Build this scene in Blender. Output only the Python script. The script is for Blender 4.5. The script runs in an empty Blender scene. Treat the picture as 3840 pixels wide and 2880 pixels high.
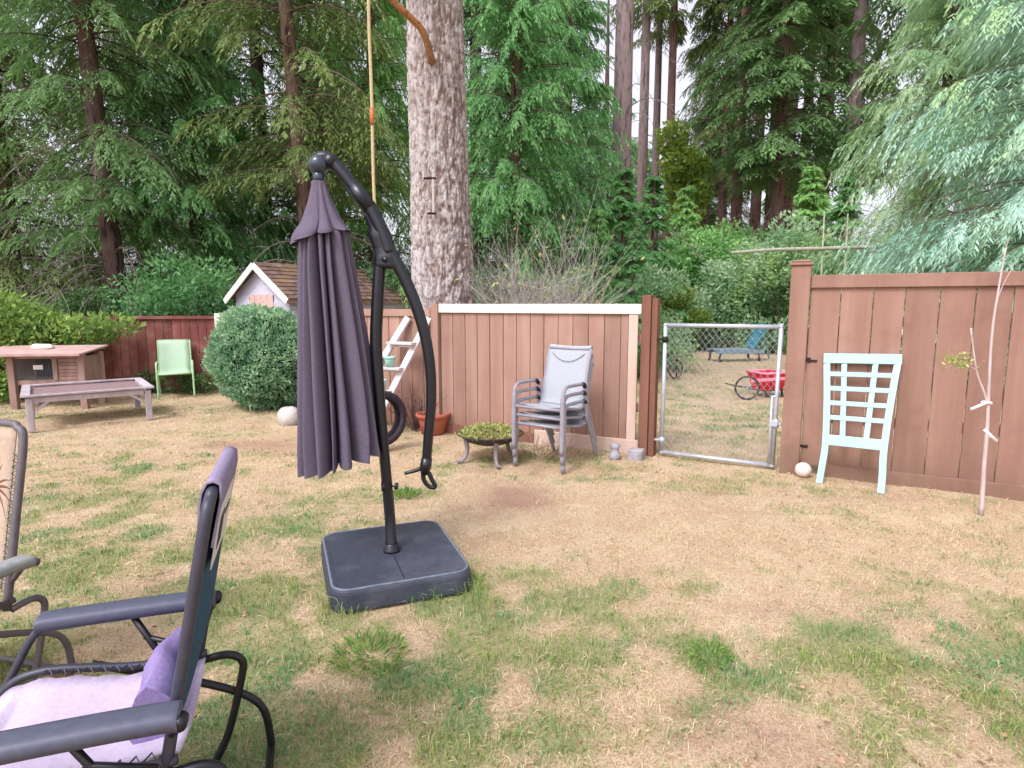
import bpy, math, random
import numpy as np
from mathutils import Vector, Matrix

random.seed(7)
sc = bpy.context.scene
COL = sc.collection
V3 = lambda *a: np.array(a, dtype=float)

# ---------------------------------------------------------------- camera model (metres, camera at the origin's top, looking along +Y)
CAM_H, FOC, PITCH = 1.6, 2258.0, math.radians(7.57)

def ray(px, py):
    dx = (px-1920)/FOC; dy = (1440-py)/FOC
    return V3(dx, math.cos(PITCH)+math.sin(PITCH)*dy, -math.sin(PITCH)+math.cos(PITCH)*dy)

def G(px, py, z=0.0):
    r = ray(px, py); return r*((z-CAM_H)/r[2])+V3(0, 0, CAM_H)

def P(px, py, Y):
    r = ray(px, py); return r*(Y/r[1])+V3(0, 0, CAM_H)

FA = V3(1.38, 6.32, 0); FU = V3(0.8856, -0.4645, 0); FN = V3(-0.4645, -0.8856, 0)   # fence line, its direction, its face towards the yard

def FS(s, z=0.0, o=0.0):
    return FA+FU*s+FN*o+V3(0, 0, z)

def FP(px, py, o=0.0):
    r = ray(px, py); t = ((FA+FN*o-V3(0, 0, CAM_H))@FN)/(r@FN); return r*t+V3(0, 0, CAM_H)

def unit(v):
    v = np.asarray(v, float); return v/max(1e-9, np.linalg.norm(v))

# ---------------------------------------------------------------- value noise
def _hash(ix, iy, iz, seed):
    n = (ix.astype(np.int64)*374761393+iy.astype(np.int64)*668265263+iz.astype(np.int64)*2147483647+seed*1274126177) & 0x7fffffff
    n = ((n ^ (n >> 13))*1274126177) & 0x7fffffff
    n = (n ^ (n >> 16)) & 0xffff
    return n/65535.0

def noise(x, y, z=0.0, seed=0):
    x, y, z = np.broadcast_arrays(np.asarray(x, float), np.asarray(y, float), np.asarray(z, float))
    ix, iy, iz = np.floor(x), np.floor(y), np.floor(z)
    fx, fy, fz = x-ix, y-iy, z-iz
    fx, fy, fz = [f*f*(3-2*f) for f in (fx, fy, fz)]
    r = 0
    for a in (0, 1):
        for b in (0, 1):
            for c in (0, 1):
                r = r+_hash(ix+a, iy+b, iz+c, seed)*(fx if a else 1-fx)*(fy if b else 1-fy)*(fz if c else 1-fz)
    return r

def fbm(x, y, z=0.0, seed=0, o=4):
    r = 0; a = .5; t = 0
    for k in range(o):
        r = r+a*noise(x*2**k, y*2**k, np.asarray(z)*2**k, seed+k); t += a; a *= .5
    return r/t

# ---------------------------------------------------------------- materials
def lin(r, g, b, k=1.0):
    f = lambda c: (c/12.92 if c <= .04045 else ((c+.055)/1.055)**2.4)
    return tuple(min(.95, f(c/255)*k) for c in (r, g, b))+(1,)

def newmat(name):
    m = bpy.data.materials.new(name); m.use_nodes = True
    nt = m.node_tree; b = nt.nodes['Principled BSDF']
    return m, nt, b

def mixc(nt, fac, a, b, mode='MIX'):
    n = nt.nodes.new('ShaderNodeMix'); n.data_type = 'RGBA'; n.blend_type = mode
    for s, v in ((n.inputs[0], fac), (n.inputs[6], a), (n.inputs[7], b)):
        if hasattr(v, 'is_linked'): nt.links.new(v, s)
        else: s.default_value = v
    return n.outputs[2]

def math_(nt, op, a, b=0.0, c=0.0, clamp=False):
    n = nt.nodes.new('ShaderNodeMath'); n.operation = op; n.use_clamp = clamp
    for s, v in zip(n.inputs, (a, b, c)):
        if hasattr(v, 'is_linked'): nt.links.new(v, s)
        else: s.default_value = v
    return n.outputs[0]

def attr(nt, name):
    n = nt.nodes.new('ShaderNodeAttribute'); n.attribute_name = name; return n.outputs['Fac']

def nz(nt, scale, stretch=(1, 1, 1), detail=4, rough=.6, coord='Object'):
    tc = nt.nodes.new('ShaderNodeTexCoord'); mp = nt.nodes.new('ShaderNodeMapping'); n = nt.nodes.new('ShaderNodeTexNoise')
    mp.inputs['Scale'].default_value = stretch
    nt.links.new(tc.outputs[coord], mp.inputs['Vector']); nt.links.new(mp.outputs[0], n.inputs['Vector'])
    n.inputs['Scale'].default_value = scale; n.inputs['Detail'].default_value = detail; n.inputs['Roughness'].default_value = rough
    return n.outputs['Fac']

def sharp(nt, v, lo, hi):
    n = nt.nodes.new('ShaderNodeMapRange'); nt.links.new(v, n.inputs[0]); n.inputs[1].default_value = lo; n.inputs[2].default_value = hi
    return n.outputs[0]

def bump(nt, b, h, strength, dist=.02):
    n = nt.nodes.new('ShaderNodeBump'); n.inputs['Strength'].default_value = strength; n.inputs['Distance'].default_value = dist
    nt.links.new(h, n.inputs['Height']); nt.links.new(n.outputs[0], b.inputs['Normal'])

def surf(name, c1, c2=None, rough=.7, scale=12, stretch=(1, 1, 1), tint=.3, bmp=.2, spec=.3, metal=0.0, stain=None, stain_amt=.5, stain_scale=2.5, bscale=None, splash=None):
    m, nt, b = newmat(name)
    if c2 is None: c2 = tuple(c*.7 for c in c1[:3])+(1,)
    n = nz(nt, scale, stretch)
    col = mixc(nt, sharp(nt, n, .3, .7), c1, c2)
    if stain:
        s = nz(nt, stain_scale, (1, 1, 1), 5, .65)
        col = mixc(nt, math_(nt, 'MULTIPLY', sharp(nt, s, .48, .72), stain_amt), col, stain)
    if splash:
        ge = nt.nodes.new('ShaderNodeNewGeometry'); sx = nt.nodes.new('ShaderNodeSeparateXYZ'); nt.links.new(ge.outputs['Position'], sx.inputs[0])
        zz = math_(nt, 'ADD', sx.outputs[2], math_(nt, 'MULTIPLY_ADD', nz(nt, 5, (1, 1, .5), 4), .5, -.25))
        col = mixc(nt, math_(nt, 'MULTIPLY', sharp(nt, zz, .34, .04), .65), col, splash)
    t = math_(nt, 'MULTIPLY_ADD', attr(nt, 'tint'), tint, 1-tint/2)
    cc = nt.nodes.new('ShaderNodeCombineXYZ')
    for k in range(3): nt.links.new(t, cc.inputs[k])
    col = mixc(nt, 1.0, col, cc.outputs[0], 'MULTIPLY')
    nt.links.new(col, b.inputs['Base Color'])
    b.inputs['Roughness'].default_value = rough; b.inputs['Specular IOR Level'].default_value = spec; b.inputs['Metallic'].default_value = metal
    if bmp: bump(nt, b, nz(nt, bscale or scale*3, stretch, 3), bmp, .01)
    return m

def leafmat(name, dark, light, trans=.35, hue=None):
    m, nt, b = newmat(name)
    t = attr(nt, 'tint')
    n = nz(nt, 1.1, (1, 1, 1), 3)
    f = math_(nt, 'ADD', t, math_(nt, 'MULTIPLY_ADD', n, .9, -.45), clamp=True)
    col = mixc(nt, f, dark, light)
    if hue:
        col = mixc(nt, sharp(nt, nz(nt, .7, (1, 1, 1), 2), .5, .7), col, hue)
    nt.links.new(col, b.inputs['Base Color'])
    b.inputs['Roughness'].default_value = .55; b.inputs['Specular IOR Level'].default_value = .25
    tr = nt.nodes.new('ShaderNodeBsdfTranslucent'); mx = nt.nodes.new('ShaderNodeMixShader'); mx.inputs[0].default_value = trans
    nt.links.new(mixc(nt, .35, col, light), tr.inputs['Color'])
    nt.links.new(b.outputs[0], mx.inputs[1]); nt.links.new(tr.outputs[0], mx.inputs[2])
    nt.links.new(mx.outputs[0], nt.nodes['Material Output'].inputs['Surface'])
    return m

def bark(name, c1, c2, crack, scale=6, stretch=(1, 1, .18), bmp=.8):
    m, nt, b = newmat(name)
    n = nz(nt, scale, stretch, 6, .7); n2 = nz(nt, scale*3.3, stretch, 4, .7); n3 = nz(nt, 1.3, (1, 1, 1), 3)
    col = mixc(nt, sharp(nt, n2, .3, .7), c1, c2)
    col = mixc(nt, math_(nt, 'MULTIPLY', sharp(nt, n3, .45, .7), .4), col, (.2, .2, .15, 1))
    col = mixc(nt, sharp(nt, n, .47, .36), col, crack)
    t = attr(nt, 'tint')
    col = mixc(nt, math_(nt, 'MULTIPLY_ADD', t, -1.6, 1.0, clamp=True), col, crack)
    nt.links.new(col, b.inputs['Base Color']); b.inputs['Roughness'].default_value = .9; b.inputs['Specular IOR Level'].default_value = .15
    bump(nt, b, math_(nt, 'ADD', n, n2), bmp, .03)
    return m

MT = {}
MT['fence'] = surf('fence_paint', lin(156, 123, 108), lin(139, 106, 92), .85, 7, (1, 1, .07), .22, .5, .12, stain=lin(112, 78, 68), stain_amt=.5, stain_scale=1.6, splash=lin(120, 96, 80))
MT['fence_mid'] = surf('fence_paint_faded', lin(170, 138, 123), lin(149, 116, 102), .88, 7, (1, 1, .06), .3, .5, .12, stain=lin(128, 94, 80), stain_amt=.5, stain_scale=1.4, splash=lin(136, 100, 82))
MT['fence_red'] = surf('fence_red_stain', lin(138, 84, 78), lin(112, 64, 60), .85, 5, (1, 1, .1), .5, .4, .15, stain=lin(190, 150, 130), stain_amt=.35, stain_scale=3)
MT['white_wood'] = surf('white_painted_board', lin(232, 226, 218), lin(216, 208, 198), .7, 5, (1, 1, 1), .1, .2, .25, stain=lin(200, 185, 165), stain_amt=.4)
MT['cream_wood'] = surf('cream_bare_trim', lin(206, 182, 168), lin(188, 162, 146), .75, 6, (1, 1, .2), .15, .2, .2)
MT['post'] = surf('brown_post', lin(138, 98, 82), lin(112, 76, 62), .85, 6, (1, 1, .12), .3, .4, .15)
MT['weather'] = surf('weathered_grey_wood', lin(196, 184, 188), lin(164, 152, 156), .9, 8, (1, 1, .3), .4, .4, .1, stain=lin(120, 104, 96), stain_amt=.5)
MT['hutchwood'] = surf('pale_hutch_wood', lin(172, 144, 132), lin(146, 116, 106), .85, 7, (1, 1, .3), .4, .4, .1)
MT['hutchroof'] = surf('pink_roof_board', lin(196, 166, 158), lin(172, 140, 132), .8, 5, (1, 1, 1), .2, .3, .15)
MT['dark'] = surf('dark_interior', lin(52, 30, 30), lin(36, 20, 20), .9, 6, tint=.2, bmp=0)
MT['tablemesh'] = surf('brown_mesh_top', lin(156, 132, 132), lin(124, 102, 102), .9, 30, (1, 1, 1), .2, .5, .1)
MT['green_metal'] = surf('light_green_metal', lin(172, 210, 160), lin(160, 198, 148), .5, 5, tint=.1, bmp=0, spec=.4)
MT['green_sling'] = surf('pale_green_sling', lin(192, 216, 190), lin(180, 206, 176), .8, 60, tint=.1, bmp=.2)
MT['shedwall'] = surf('pale_grey_siding', lin(202, 198, 210), lin(184, 180, 194), .8, 4, (1, 1, 3), .12, .15, .2)
MT['shedtrim'] = surf('white_fascia', lin(240, 236, 230), lin(224, 218, 210), .7, 5, tint=.1, bmp=.1)
MT['sheddoor'] = surf('faded_pink_door', lin(204, 172, 160), lin(188, 154, 144), .8, 5, (1, 1, .2), .15, .2, .2)
MT['shingle'] = surf('mossy_brown_shingle', lin(140, 116, 106), lin(104, 84, 78), .95, 14, tint=.5, bmp=.8, spec=.1, stain=lin(160, 126, 72), stain_amt=.65, stain_scale=3)
MT['rock'] = surf('pale_rock', lin(200, 196, 190), lin(160, 154, 148), .9, 8, tint=.1, bmp=.6, spec=.15)
MT['concrete'] = surf('grey_concrete', lin(176, 172, 176), lin(136, 132, 138), .9, 14, tint=.2, bmp=.5, spec=.15, stain=lin(110, 106, 112), stain_amt=.5, stain_scale=6)
MT['mint_pot'] = surf('mint_glaze', lin(158, 206, 192), lin(138, 190, 176), .4, 8, tint=.1, bmp=.05, spec=.5)
MT['ladderwood'] = surf('chalky_ladder_wood', lin(214, 206, 206), lin(186, 174, 174), .85, 8, (1, 1, .3), .3, .4, .1, stain=lin(150, 130, 126), stain_amt=.4, stain_scale=7)
MT['rubber'] = surf('old_tyre_rubber', lin(62, 52, 60), lin(44, 38, 44), .75, 20, tint=.3, bmp=.3, spec=.3)
MT['rope'] = surf('tan_rope', lin(206, 190, 152), lin(170, 150, 112), .95, 60, tint=.3, bmp=.5, spec=.1)
MT['tape'] = surf('orange_tape', lin(196, 118, 70), lin(176, 100, 58), .6, 20, tint=.1, bmp=0)
MT['terracotta'] = surf('terracotta', lin(176, 102, 80), lin(154, 86, 68), .85, 8, tint=.15, bmp=.2, spec=.15, stain=lin(206, 150, 128), stain_amt=.3)
MT['soil'] = surf('dry_soil', lin(110, 82, 68), lin(84, 60, 50), 1, 30, tint=.2, bmp=.6, spec=.05)
MT['iron'] = surf('rusty_dark_iron', lin(76, 64, 64), lin(52, 44, 46), .7, 12, tint=.2, bmp=.3, spec=.4, stain=lin(110, 78, 62), stain_amt=.4)
MT['greyiron'] = surf('grey_cast_leg', lin(148, 138, 142), lin(118, 108, 112), .7, 12, tint=.2, bmp=.3, spec=.3)
MT['chairframe'] = surf('taupe_chair_metal', lin(150, 146, 154), lin(134, 130, 138), .45, 10, tint=.2, bmp=.05, spec=.5)
MT['chairsling'] = surf('grey_sling_fabric', lin(172, 175, 180), lin(160, 163, 168), .85, 120, tint=.15, bmp=.3, spec=.15)
MT['blackcap'] = surf('black_cap', lin(38, 34, 36), None, .6, 10, tint=.1, bmp=0)
MT['galv'] = surf('galvanised_tube', lin(196, 200, 206), lin(172, 176, 184), .4, 14, tint=.2, bmp=.05, spec=.5, metal=.35)
MT['wire'] = surf('galvanised_wire', lin(164, 168, 172), lin(140, 144, 150), .5, 14, tint=.2, bmp=0, spec=.4, metal=.3)
MT['latchmetal'] = surf('dark_latch', lin(46, 34, 32), None, .6, 14, tint=.2, bmp=0)
MT['mint_paint'] = surf('pale_mint_paint', lin(168, 200, 200), lin(156, 190, 190), .6, 6, (1, 1, .3), .12, .15, .3, stain=lin(176, 190, 180), stain_amt=.35, stain_scale=5)
MT['sapling'] = surf('sapling_bark', lin(206, 188, 184), lin(178, 160, 156), .85, 20, (1, 1, .3), .2, .3, .1)
MT['tie'] = surf('white_tie_tape', lin(236, 230, 228), lin(214, 206, 204), .8, 20, tint=.1, bmp=.1)
MT['canopy'] = surf('plum_grey_fabric', lin(104, 95, 109), lin(92, 83, 98), .85, 90, tint=.25, bmp=.15, spec=.12)
MT['umbmetal'] = surf('black_powder_coat', lin(22, 22, 32), lin(16, 16, 26), .32, 40, tint=.1, bmp=.04, spec=.55)
MT['umbgloss'] = surf('dark_glossy_hub', lin(50, 58, 70), lin(42, 50, 62), .22, 10, tint=.1, bmp=0, spec=.6)
MT['base'] = surf('charcoal_plastic', lin(62, 66, 78), lin(52, 56, 68), .6, 25, tint=.1, bmp=.12, spec=.35, stain=lin(104, 106, 114), stain_amt=.4, stain_scale=3.5)
MT['reframe'] = surf('charcoal_frame', lin(60, 60, 72), lin(50, 50, 62), .45, 30, tint=.1, bmp=.03, spec=.5)
MT['reblack'] = surf('black_tube', lin(24, 24, 30), lin(18, 18, 24), .4, 30, tint=.1, bmp=.03, spec=.5)
MT['rearm'] = surf('grey_plastic_arm', lin(84, 86, 102), lin(74, 76, 92), .5, 40, tint=.08, bmp=.05, spec=.4)
MT['palearm'] = surf('pale_grey_arm', lin(150, 152, 150), lin(134, 136, 136), .5, 40, tint=.08, bmp=.05, spec=.4)
MT['lilac'] = surf('lilac_mesh_fabric', lin(198, 184, 202), lin(184, 168, 190), .85, 60, tint=.08, bmp=.2, spec=.12, stain=lin(200, 186, 204), stain_amt=.3)
MT['coverlilac'] = surf('grey_lilac_cover', lin(150, 138, 160), lin(132, 120, 146), .8, 70, tint=.15, bmp=.2, spec=.15)
MT['lilacpad'] = surf('mauve_pad_fabric', lin(148, 130, 172), lin(128, 110, 156), .8, 70, tint=.15, bmp=.2, spec=.15)
MT['tealshade'] = surf('shaded_teal_fabric', lin(60, 92, 116), lin(48, 76, 98), .8, 60, tint=.1, bmp=.2, spec=.15)  # dark teal puts the shade on the sling's rear into its colour
MT['tan'] = surf('tan_mesh_fabric', lin(184, 164, 144), lin(168, 146, 128), .85, 60, tint=.1, bmp=.2, spec=.12)
MT['palmprint'] = surf('brown_palm_print', lin(124, 84, 62), lin(104, 68, 50), .85, 40, tint=.1, bmp=0)
MT['greyrail'] = surf('grey_brown_rail', lin(104, 96, 98), lin(88, 80, 84), .45, 30, tint=.1, bmp=.03, spec=.5)
MT['tag'] = surf('white_tag', lin(226, 222, 220), lin(206, 202, 200), .7, 10, tint=.1, bmp=0)
MT['tagprint'] = surf('dark_tag_print', lin(56, 66, 70), None, .7, 10, tint=.1, bmp=0)
MT['cord'] = surf('grey_bungee', lin(96, 94, 104), None, .7, 20, tint=.1, bmp=0)
MT['teal'] = surf('teal_chaise_paint', lin(74, 138, 152), lin(60, 120, 136), .6, 10, tint=.3, bmp=.1)
MT['bluegrey'] = surf('blue_grey_frame', lin(132, 152, 164), lin(110, 130, 144), .6, 10, tint=.3, bmp=.1)
MT['redtub'] = surf('red_plastic_tub', lin(214, 40, 52), lin(190, 30, 42), .5, 10, tint=.2, bmp=0, spec=.4)
MT['pinkrim'] = surf('faded_pink_rim', lin(238, 150, 170), lin(226, 130, 150), .5, 10, tint=.1, bmp=0)
MT['palewood'] = surf('bleached_pole', lin(176, 176, 156), lin(146, 146, 128), .9, 14, (1, 1, 1), .3, .4, .1)
MT['nestboard'] = surf('bark_toned_board', lin(200, 188, 180), lin(172, 156, 148), .9, 8, (1, 1, .2), .2, .4, .1)
MT['rag'] = surf('white_cloth', lin(236, 234, 222), lin(220, 216, 202), .9, 14, tint=.1, bmp=.3)
MT['ball'] = surf('scuffed_white_ball', lin(226, 206, 196), lin(202, 182, 172), .7, 9, tint=.1, bmp=.1)
MT['bark_big'] = bark('grey_furrowed_bark', lin(212, 206, 204), lin(184, 172, 168), lin(134, 114, 106), 13, (1, 1, .5), .7)
MT['bark_red'] = bark('reddish_bark', lin(130, 100, 92), lin(98, 74, 70), lin(60, 38, 38), 9, (1, 1, .15))
MT['bark_dark'] = bark('dark_brown_bark', lin(108, 82, 80), lin(80, 58, 58), lin(42, 28, 30), 9, (1, 1, .15))
MT['bark_grey'] = bark('grey_bark', lin(150, 132, 130), lin(120, 102, 100), lin(70, 54, 54), 9, (1, 1, .15))
MT['bark_limb'] = bark('orange_dead_limb', lin(178, 122, 74), lin(148, 96, 56), lin(90, 56, 34), 12, (1, 1, 1))
MT['twig'] = surf('grey_dead_twig', lin(150, 138, 132), lin(116, 104, 100), .95, 12, tint=.4, bmp=0, spec=.1)

MT['paletwig'] = surf('pale_grey_twig', lin(196, 186, 180), lin(158, 146, 140), .95, 12, tint=.5, bmp=0, spec=.1)
L = lambda *c: lin(*c)
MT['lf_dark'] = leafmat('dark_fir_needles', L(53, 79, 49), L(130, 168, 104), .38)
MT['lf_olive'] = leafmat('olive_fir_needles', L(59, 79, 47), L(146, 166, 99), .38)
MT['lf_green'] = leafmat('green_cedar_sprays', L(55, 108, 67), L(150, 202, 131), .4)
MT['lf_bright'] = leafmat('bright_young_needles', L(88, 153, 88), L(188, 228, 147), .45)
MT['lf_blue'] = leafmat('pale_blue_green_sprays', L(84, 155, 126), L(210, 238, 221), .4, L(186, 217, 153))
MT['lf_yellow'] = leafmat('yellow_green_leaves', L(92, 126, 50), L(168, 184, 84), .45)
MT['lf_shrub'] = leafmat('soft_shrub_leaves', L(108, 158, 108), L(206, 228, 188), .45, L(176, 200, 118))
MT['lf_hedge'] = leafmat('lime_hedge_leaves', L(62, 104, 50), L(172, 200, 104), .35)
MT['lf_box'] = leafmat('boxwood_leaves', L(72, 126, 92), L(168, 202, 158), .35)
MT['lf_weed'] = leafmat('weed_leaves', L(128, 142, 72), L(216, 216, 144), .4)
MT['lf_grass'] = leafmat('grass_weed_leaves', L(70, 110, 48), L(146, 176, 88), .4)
MT['lf_brown'] = leafmat('dry_brown_leaves', L(110, 76, 44), L(186, 140, 80), .3)

# ---------------------------------------------------------------- mesh builder
ORG = {}
def org(o): return ORG.get(o.name, V3(0, 0, 0)) if o else V3(0, 0, 0)

class MB:
    def __init__(s, tint=.5):
        s.v = []; s.f = []; s.t = []; s.n = 0; s.tint = tint; s.sm = []
    def add(s, verts, faces, smooth=False, tint=None):
        verts = np.asarray(verts, float).reshape(-1, 3)
        s.v.append(verts)
        tt = s.tint if tint is None else tint
        for f in faces:
            s.f.append(tuple(i+s.n for i in f)); s.t.append(tt); s.sm.append(smooth)
        s.n += len(verts); return s
    def box(s, c, half, ax=None, bev=0.0, tint=None):
        # box with chamfered edges; ax = rows of 3 axes
        ax = np.eye(3) if ax is None else np.array([unit(a) for a in ax])
        h = np.asarray(half, float); b = min(bev, .49*2*min(h))
        if b <= 0:
            pts = np.array([[x, y, z] for x in (-1, 1) for y in (-1, 1) for z in (-1, 1)])*h
            fs = [(0, 1, 3, 2), (4, 6, 7, 5), (0, 4, 5, 1), (2, 3, 7, 6), (0, 2, 6, 4), (1, 5, 7, 3)]
            return s.add(pts@ax+np.asarray(c), fs, False, tint)
        idx = {}; pts = []
        for i in (-1, 1):
            for j in (-1, 1):
                for k in (-1, 1):
                    for a in range(3):
                        q = h-b; q = q.copy(); q[a] = h[a]
                        idx[(i, j, k, a)] = len(pts); pts.append(np.array([i, j, k])*q)
        fs = []
        sg = (-1, 1)
        for a in range(3):
            o1, o2 = (a+1) % 3, (a+2) % 3
            for d in sg:
                def key(p, q):
                    t = [0, 0, 0]; t[a] = d; t[o1] = p; t[o2] = q; return tuple(t)
                loop = [idx[key(-1, -1)+(a,)], idx[key(1, -1)+(a,)], idx[key(1, 1)+(a,)], idx[key(-1, 1)+(a,)]]
                fs.append(tuple(loop if d > 0 else loop[::-1]))
            for p in sg:
                for q in sg:
                    def key2(e):
                        t = [0, 0, 0]; t[a] = e; t[o1] = p; t[o2] = q; return tuple(t)
                    loop = [idx[key2(-1)+(o1,)], idx[key2(1)+(o1,)], idx[key2(1)+(o2,)], idx[key2(-1)+(o2,)]]
                    fs.append(tuple(loop if p*q > 0 else loop[::-1]))
        for i in sg:
            for j in sg:
                for k in sg:
                    loop = [idx[(i, j, k, 0)], idx[(i, j, k, 1)], idx[(i, j, k, 2)]]
                    fs.append(tuple(loop if i*j*k > 0 else loop[::-1]))
        return s.add(np.array(pts)@ax+np.asarray(c), fs, False, tint)
    def bar(s, a, b, w, h, up=(0, 0, 1), bev=.003, tint=None):
        a = np.asarray(a, float); b = np.asarray(b, float); d = b-a; L_ = np.linalg.norm(d); d = d/L_
        sd = unit(np.cross(up, d)) if abs(np.dot(unit(up), d)) < .999 else unit(np.cross((1, 0, 0), d))
        u = np.cross(d, sd)
        return s.box((a+b)/2, (L_/2, w/2, h/2), (d, sd, u), bev, tint)
    def tube(s, path, r, n=8, cap=True, flat=1.0, closed=False, tint=None, up=None):
        p = np.asarray(path, float); m = len(p); r = np.broadcast_to(np.asarray(r, float), (m,))
        tg = np.zeros_like(p)
        if closed: tg = np.roll(p, -1, 0)-np.roll(p, 1, 0)
        else:
            tg[1:-1] = p[2:]-p[:-2]; tg[0] = p[1]-p[0]; tg[-1] = p[-1]-p[-2]
        tg /= np.maximum(1e-9, np.linalg.norm(tg, axis=1))[:, None]
        a = V3(0, 0, 1) if up is None else unit(up)
        if abs(tg[0]@a) > .95: a = V3(1, 0, 0) if up is None else V3(0, 1, 0)
        x = unit(a-tg[0]*(a@tg[0])); vs = []
        ang = np.arange(n)*2*math.pi/n
        for i in range(m):
            x = unit(x-tg[i]*(x@tg[i])); y = np.cross(tg[i], x)
            vs.append(p[i]+r[i]*(np.cos(ang)[:, None]*x+np.sin(ang)[:, None]*y*flat))
        fs = []
        for i in range(m if closed else m-1):
            for k in range(n):
                j = (i+1) % m; k2 = (k+1) % n
                fs.append((i*n+k, i*n+k2, j*n+k2, j*n+k))
        if cap and not closed: fs += [tuple(range(n))[::-1], tuple((m-1)*n+k for k in range(n))]
        return s.add(np.concatenate(vs), fs, n > 4, tint)
    def lathe(s, prof, c=(0, 0, 0), n=24, axis=(0, 0, 1), tint=None, close=False):
        ax = unit(axis); a = V3(1, 0, 0) if abs(ax[0]) < .9 else V3(0, 1, 0)
        x = unit(np.cross(ax, a)); y = np.cross(ax, x); ang = np.arange(n)*2*math.pi/n
        vs = [np.asarray(c)+ax*z+r*(np.cos(ang)[:, None]*x+np.sin(ang)[:, None]*y) for r, z in prof]
        m = len(prof); fs = []
        for i in range(m if close else m-1):
            for k in range(n):
                j = (i+1) % m; k2 = (k+1) % n; fs.append((i*n+k, i*n+k2, j*n+k2, j*n+k))
        return s.add(np.concatenate(vs), fs, True, tint)
    def grid(s, pts, tint=None, smooth=True, thick=0.0):
        pts = np.asarray(pts, float); m, n = pts.shape[:2]
        fs = [(i*n+k, i*n+k+1, (i+1)*n+k+1, (i+1)*n+k) for i in range(m-1) for k in range(n-1)]
        s.add(pts.reshape(-1, 3), fs, smooth, tint)
        if thick:
            du = np.gradient(pts, axis=0); dv = np.gradient(pts, axis=1); nn = np.cross(du, dv)
            nn /= np.maximum(1e-9, np.linalg.norm(nn, axis=2))[..., None]
            q = pts-nn*thick; b0 = s.n
            s.add(q.reshape(-1, 3), [f[::-1] for f in fs], smooth, tint)
            o = b0-m*n
            rim = [i*n for i in range(m)]+[(m-1)*n+k for k in range(1, n)]+[i*n+n-1 for i in range(m-2, -1, -1)]+[k for k in range(n-2, 0, -1)]
            tt = s.tint if tint is None else tint
            for a, b in zip(rim, rim[1:]+rim[:1]):
                s.f.append((o+a, o+b, b0+b, b0+a)); s.t.append(tt); s.sm.append(False)
        return s
    def ball(s, c, r, n=16, sq=(1, 1, 1), seed=None, amp=0.0, tint=None):
        m = n//2+1; th = np.linspace(0, math.pi, m); ph = np.arange(n)*2*math.pi/n
        T, Ph = np.meshgrid(th, ph, indexing='ij')
        d = np.stack([np.sin(T)*np.cos(Ph), np.sin(T)*np.sin(Ph), np.cos(T)], -1)
        rr = np.ones(T.shape)
        if seed is not None: rr = 1+amp*(fbm(d[..., 0]*1.7+9, d[..., 1]*1.7+9, d[..., 2]*1.7+9, seed, 3)-.5)*2
        pts = d*(rr*r)[..., None]*np.asarray(sq)+np.asarray(c)
        fs = [(i*n+k, (i+1)*n+k, (i+1)*n+(k+1) % n, i*n+(k+1) % n) for i in range(m-1) for k in range(n)]
        return s.add(pts.reshape(-1, 3), fs, True, tint)
    def build(s, name, mat, parent=None, at=None):
        o0 = org(parent) if parent else (np.asarray(at, float) if at is not None else None)
        v = np.concatenate(s.v)
        if o0 is None:
            o0 = np.array([(v[:, 0].min()+v[:, 0].max())/2, (v[:, 1].min()+v[:, 1].max())/2, v[:, 2].min()])
        me = bpy.data.meshes.new(name); me.from_pydata((v-o0).tolist(), [], s.f)
        me.materials.append(MT[mat] if isinstance(mat, str) else mat)
        a = me.attributes.new('tint', 'FLOAT', 'FACE'); a.data.foreach_set('value', np.array(s.t, np.float32))
        me.polygons.foreach_set('use_smooth', np.array(s.sm, bool))
        me.update()
        o = bpy.data.objects.new(name, me); COL.objects.link(o)
        if parent: o.parent = parent; ORG[o.name] = o0
        else: o.location = o0; ORG[o.name] = o0
        return o

def quads(name, Q, tint, mat, parent=None, kind=None, extra=None):
    """Q: (N,4,3) separate quads -> one mesh object"""
    N = len(Q); o0 = org(parent)
    me = bpy.data.meshes.new(name)
    me.vertices.add(4*N); me.vertices.foreach_set('co', (Q-o0).astype(np.float32).ravel())
    me.loops.add(4*N); me.loops.foreach_set('vertex_index', np.arange(4*N, dtype=np.int32))
    me.polygons.add(N); me.polygons.foreach_set('loop_start', np.arange(0, 4*N, 4, dtype=np.int32))
    me.update(calc_edges=True)
    a = me.attributes.new('tint', 'FLOAT', 'FACE'); a.data.foreach_set('value', tint.astype(np.float32))
    for k, vv in (extra or {}).items():
        a = me.attributes.new(k, 'FLOAT', 'FACE'); a.data.foreach_set('value', vv.astype(np.float32))
    me.materials.append(MT[mat] if isinstance(mat, str) else mat)
    o = bpy.data.objects.new(name, me); COL.objects.link(o)
    if parent: o.parent = parent; ORG[o.name] = o0
    if kind: o['kind'] = kind
    return o

def tag(o, label, cat, group=None):
    o['label'] = label; o['category'] = cat
    if group: o['group'] = group
    return o

def thing(name, label, cat, loc=(0, 0, 0), group=None):
    o = bpy.data.objects.new(name, None); COL.objects.link(o); o.location = loc; o.empty_display_size = .2
    ORG[o.name] = np.asarray(loc, float)
    return tag(o, label, cat, group)

def dup(root, loc=None, rz=None, label=None, scale=None):
    r = root.copy(); COL.objects.link(r)
    if loc is not None: r.location = loc
    if rz is not None: r.rotation_euler = (0, 0, rz)
    if scale is not None: r.scale = scale
    if label: r['label'] = label
    for ch in list(root.children):
        c = ch.copy(); COL.objects.link(c); c.parent = r
        for g in list(ch.children):
            d = g.copy(); COL.objects.link(d); d.parent = c
    return r

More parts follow.
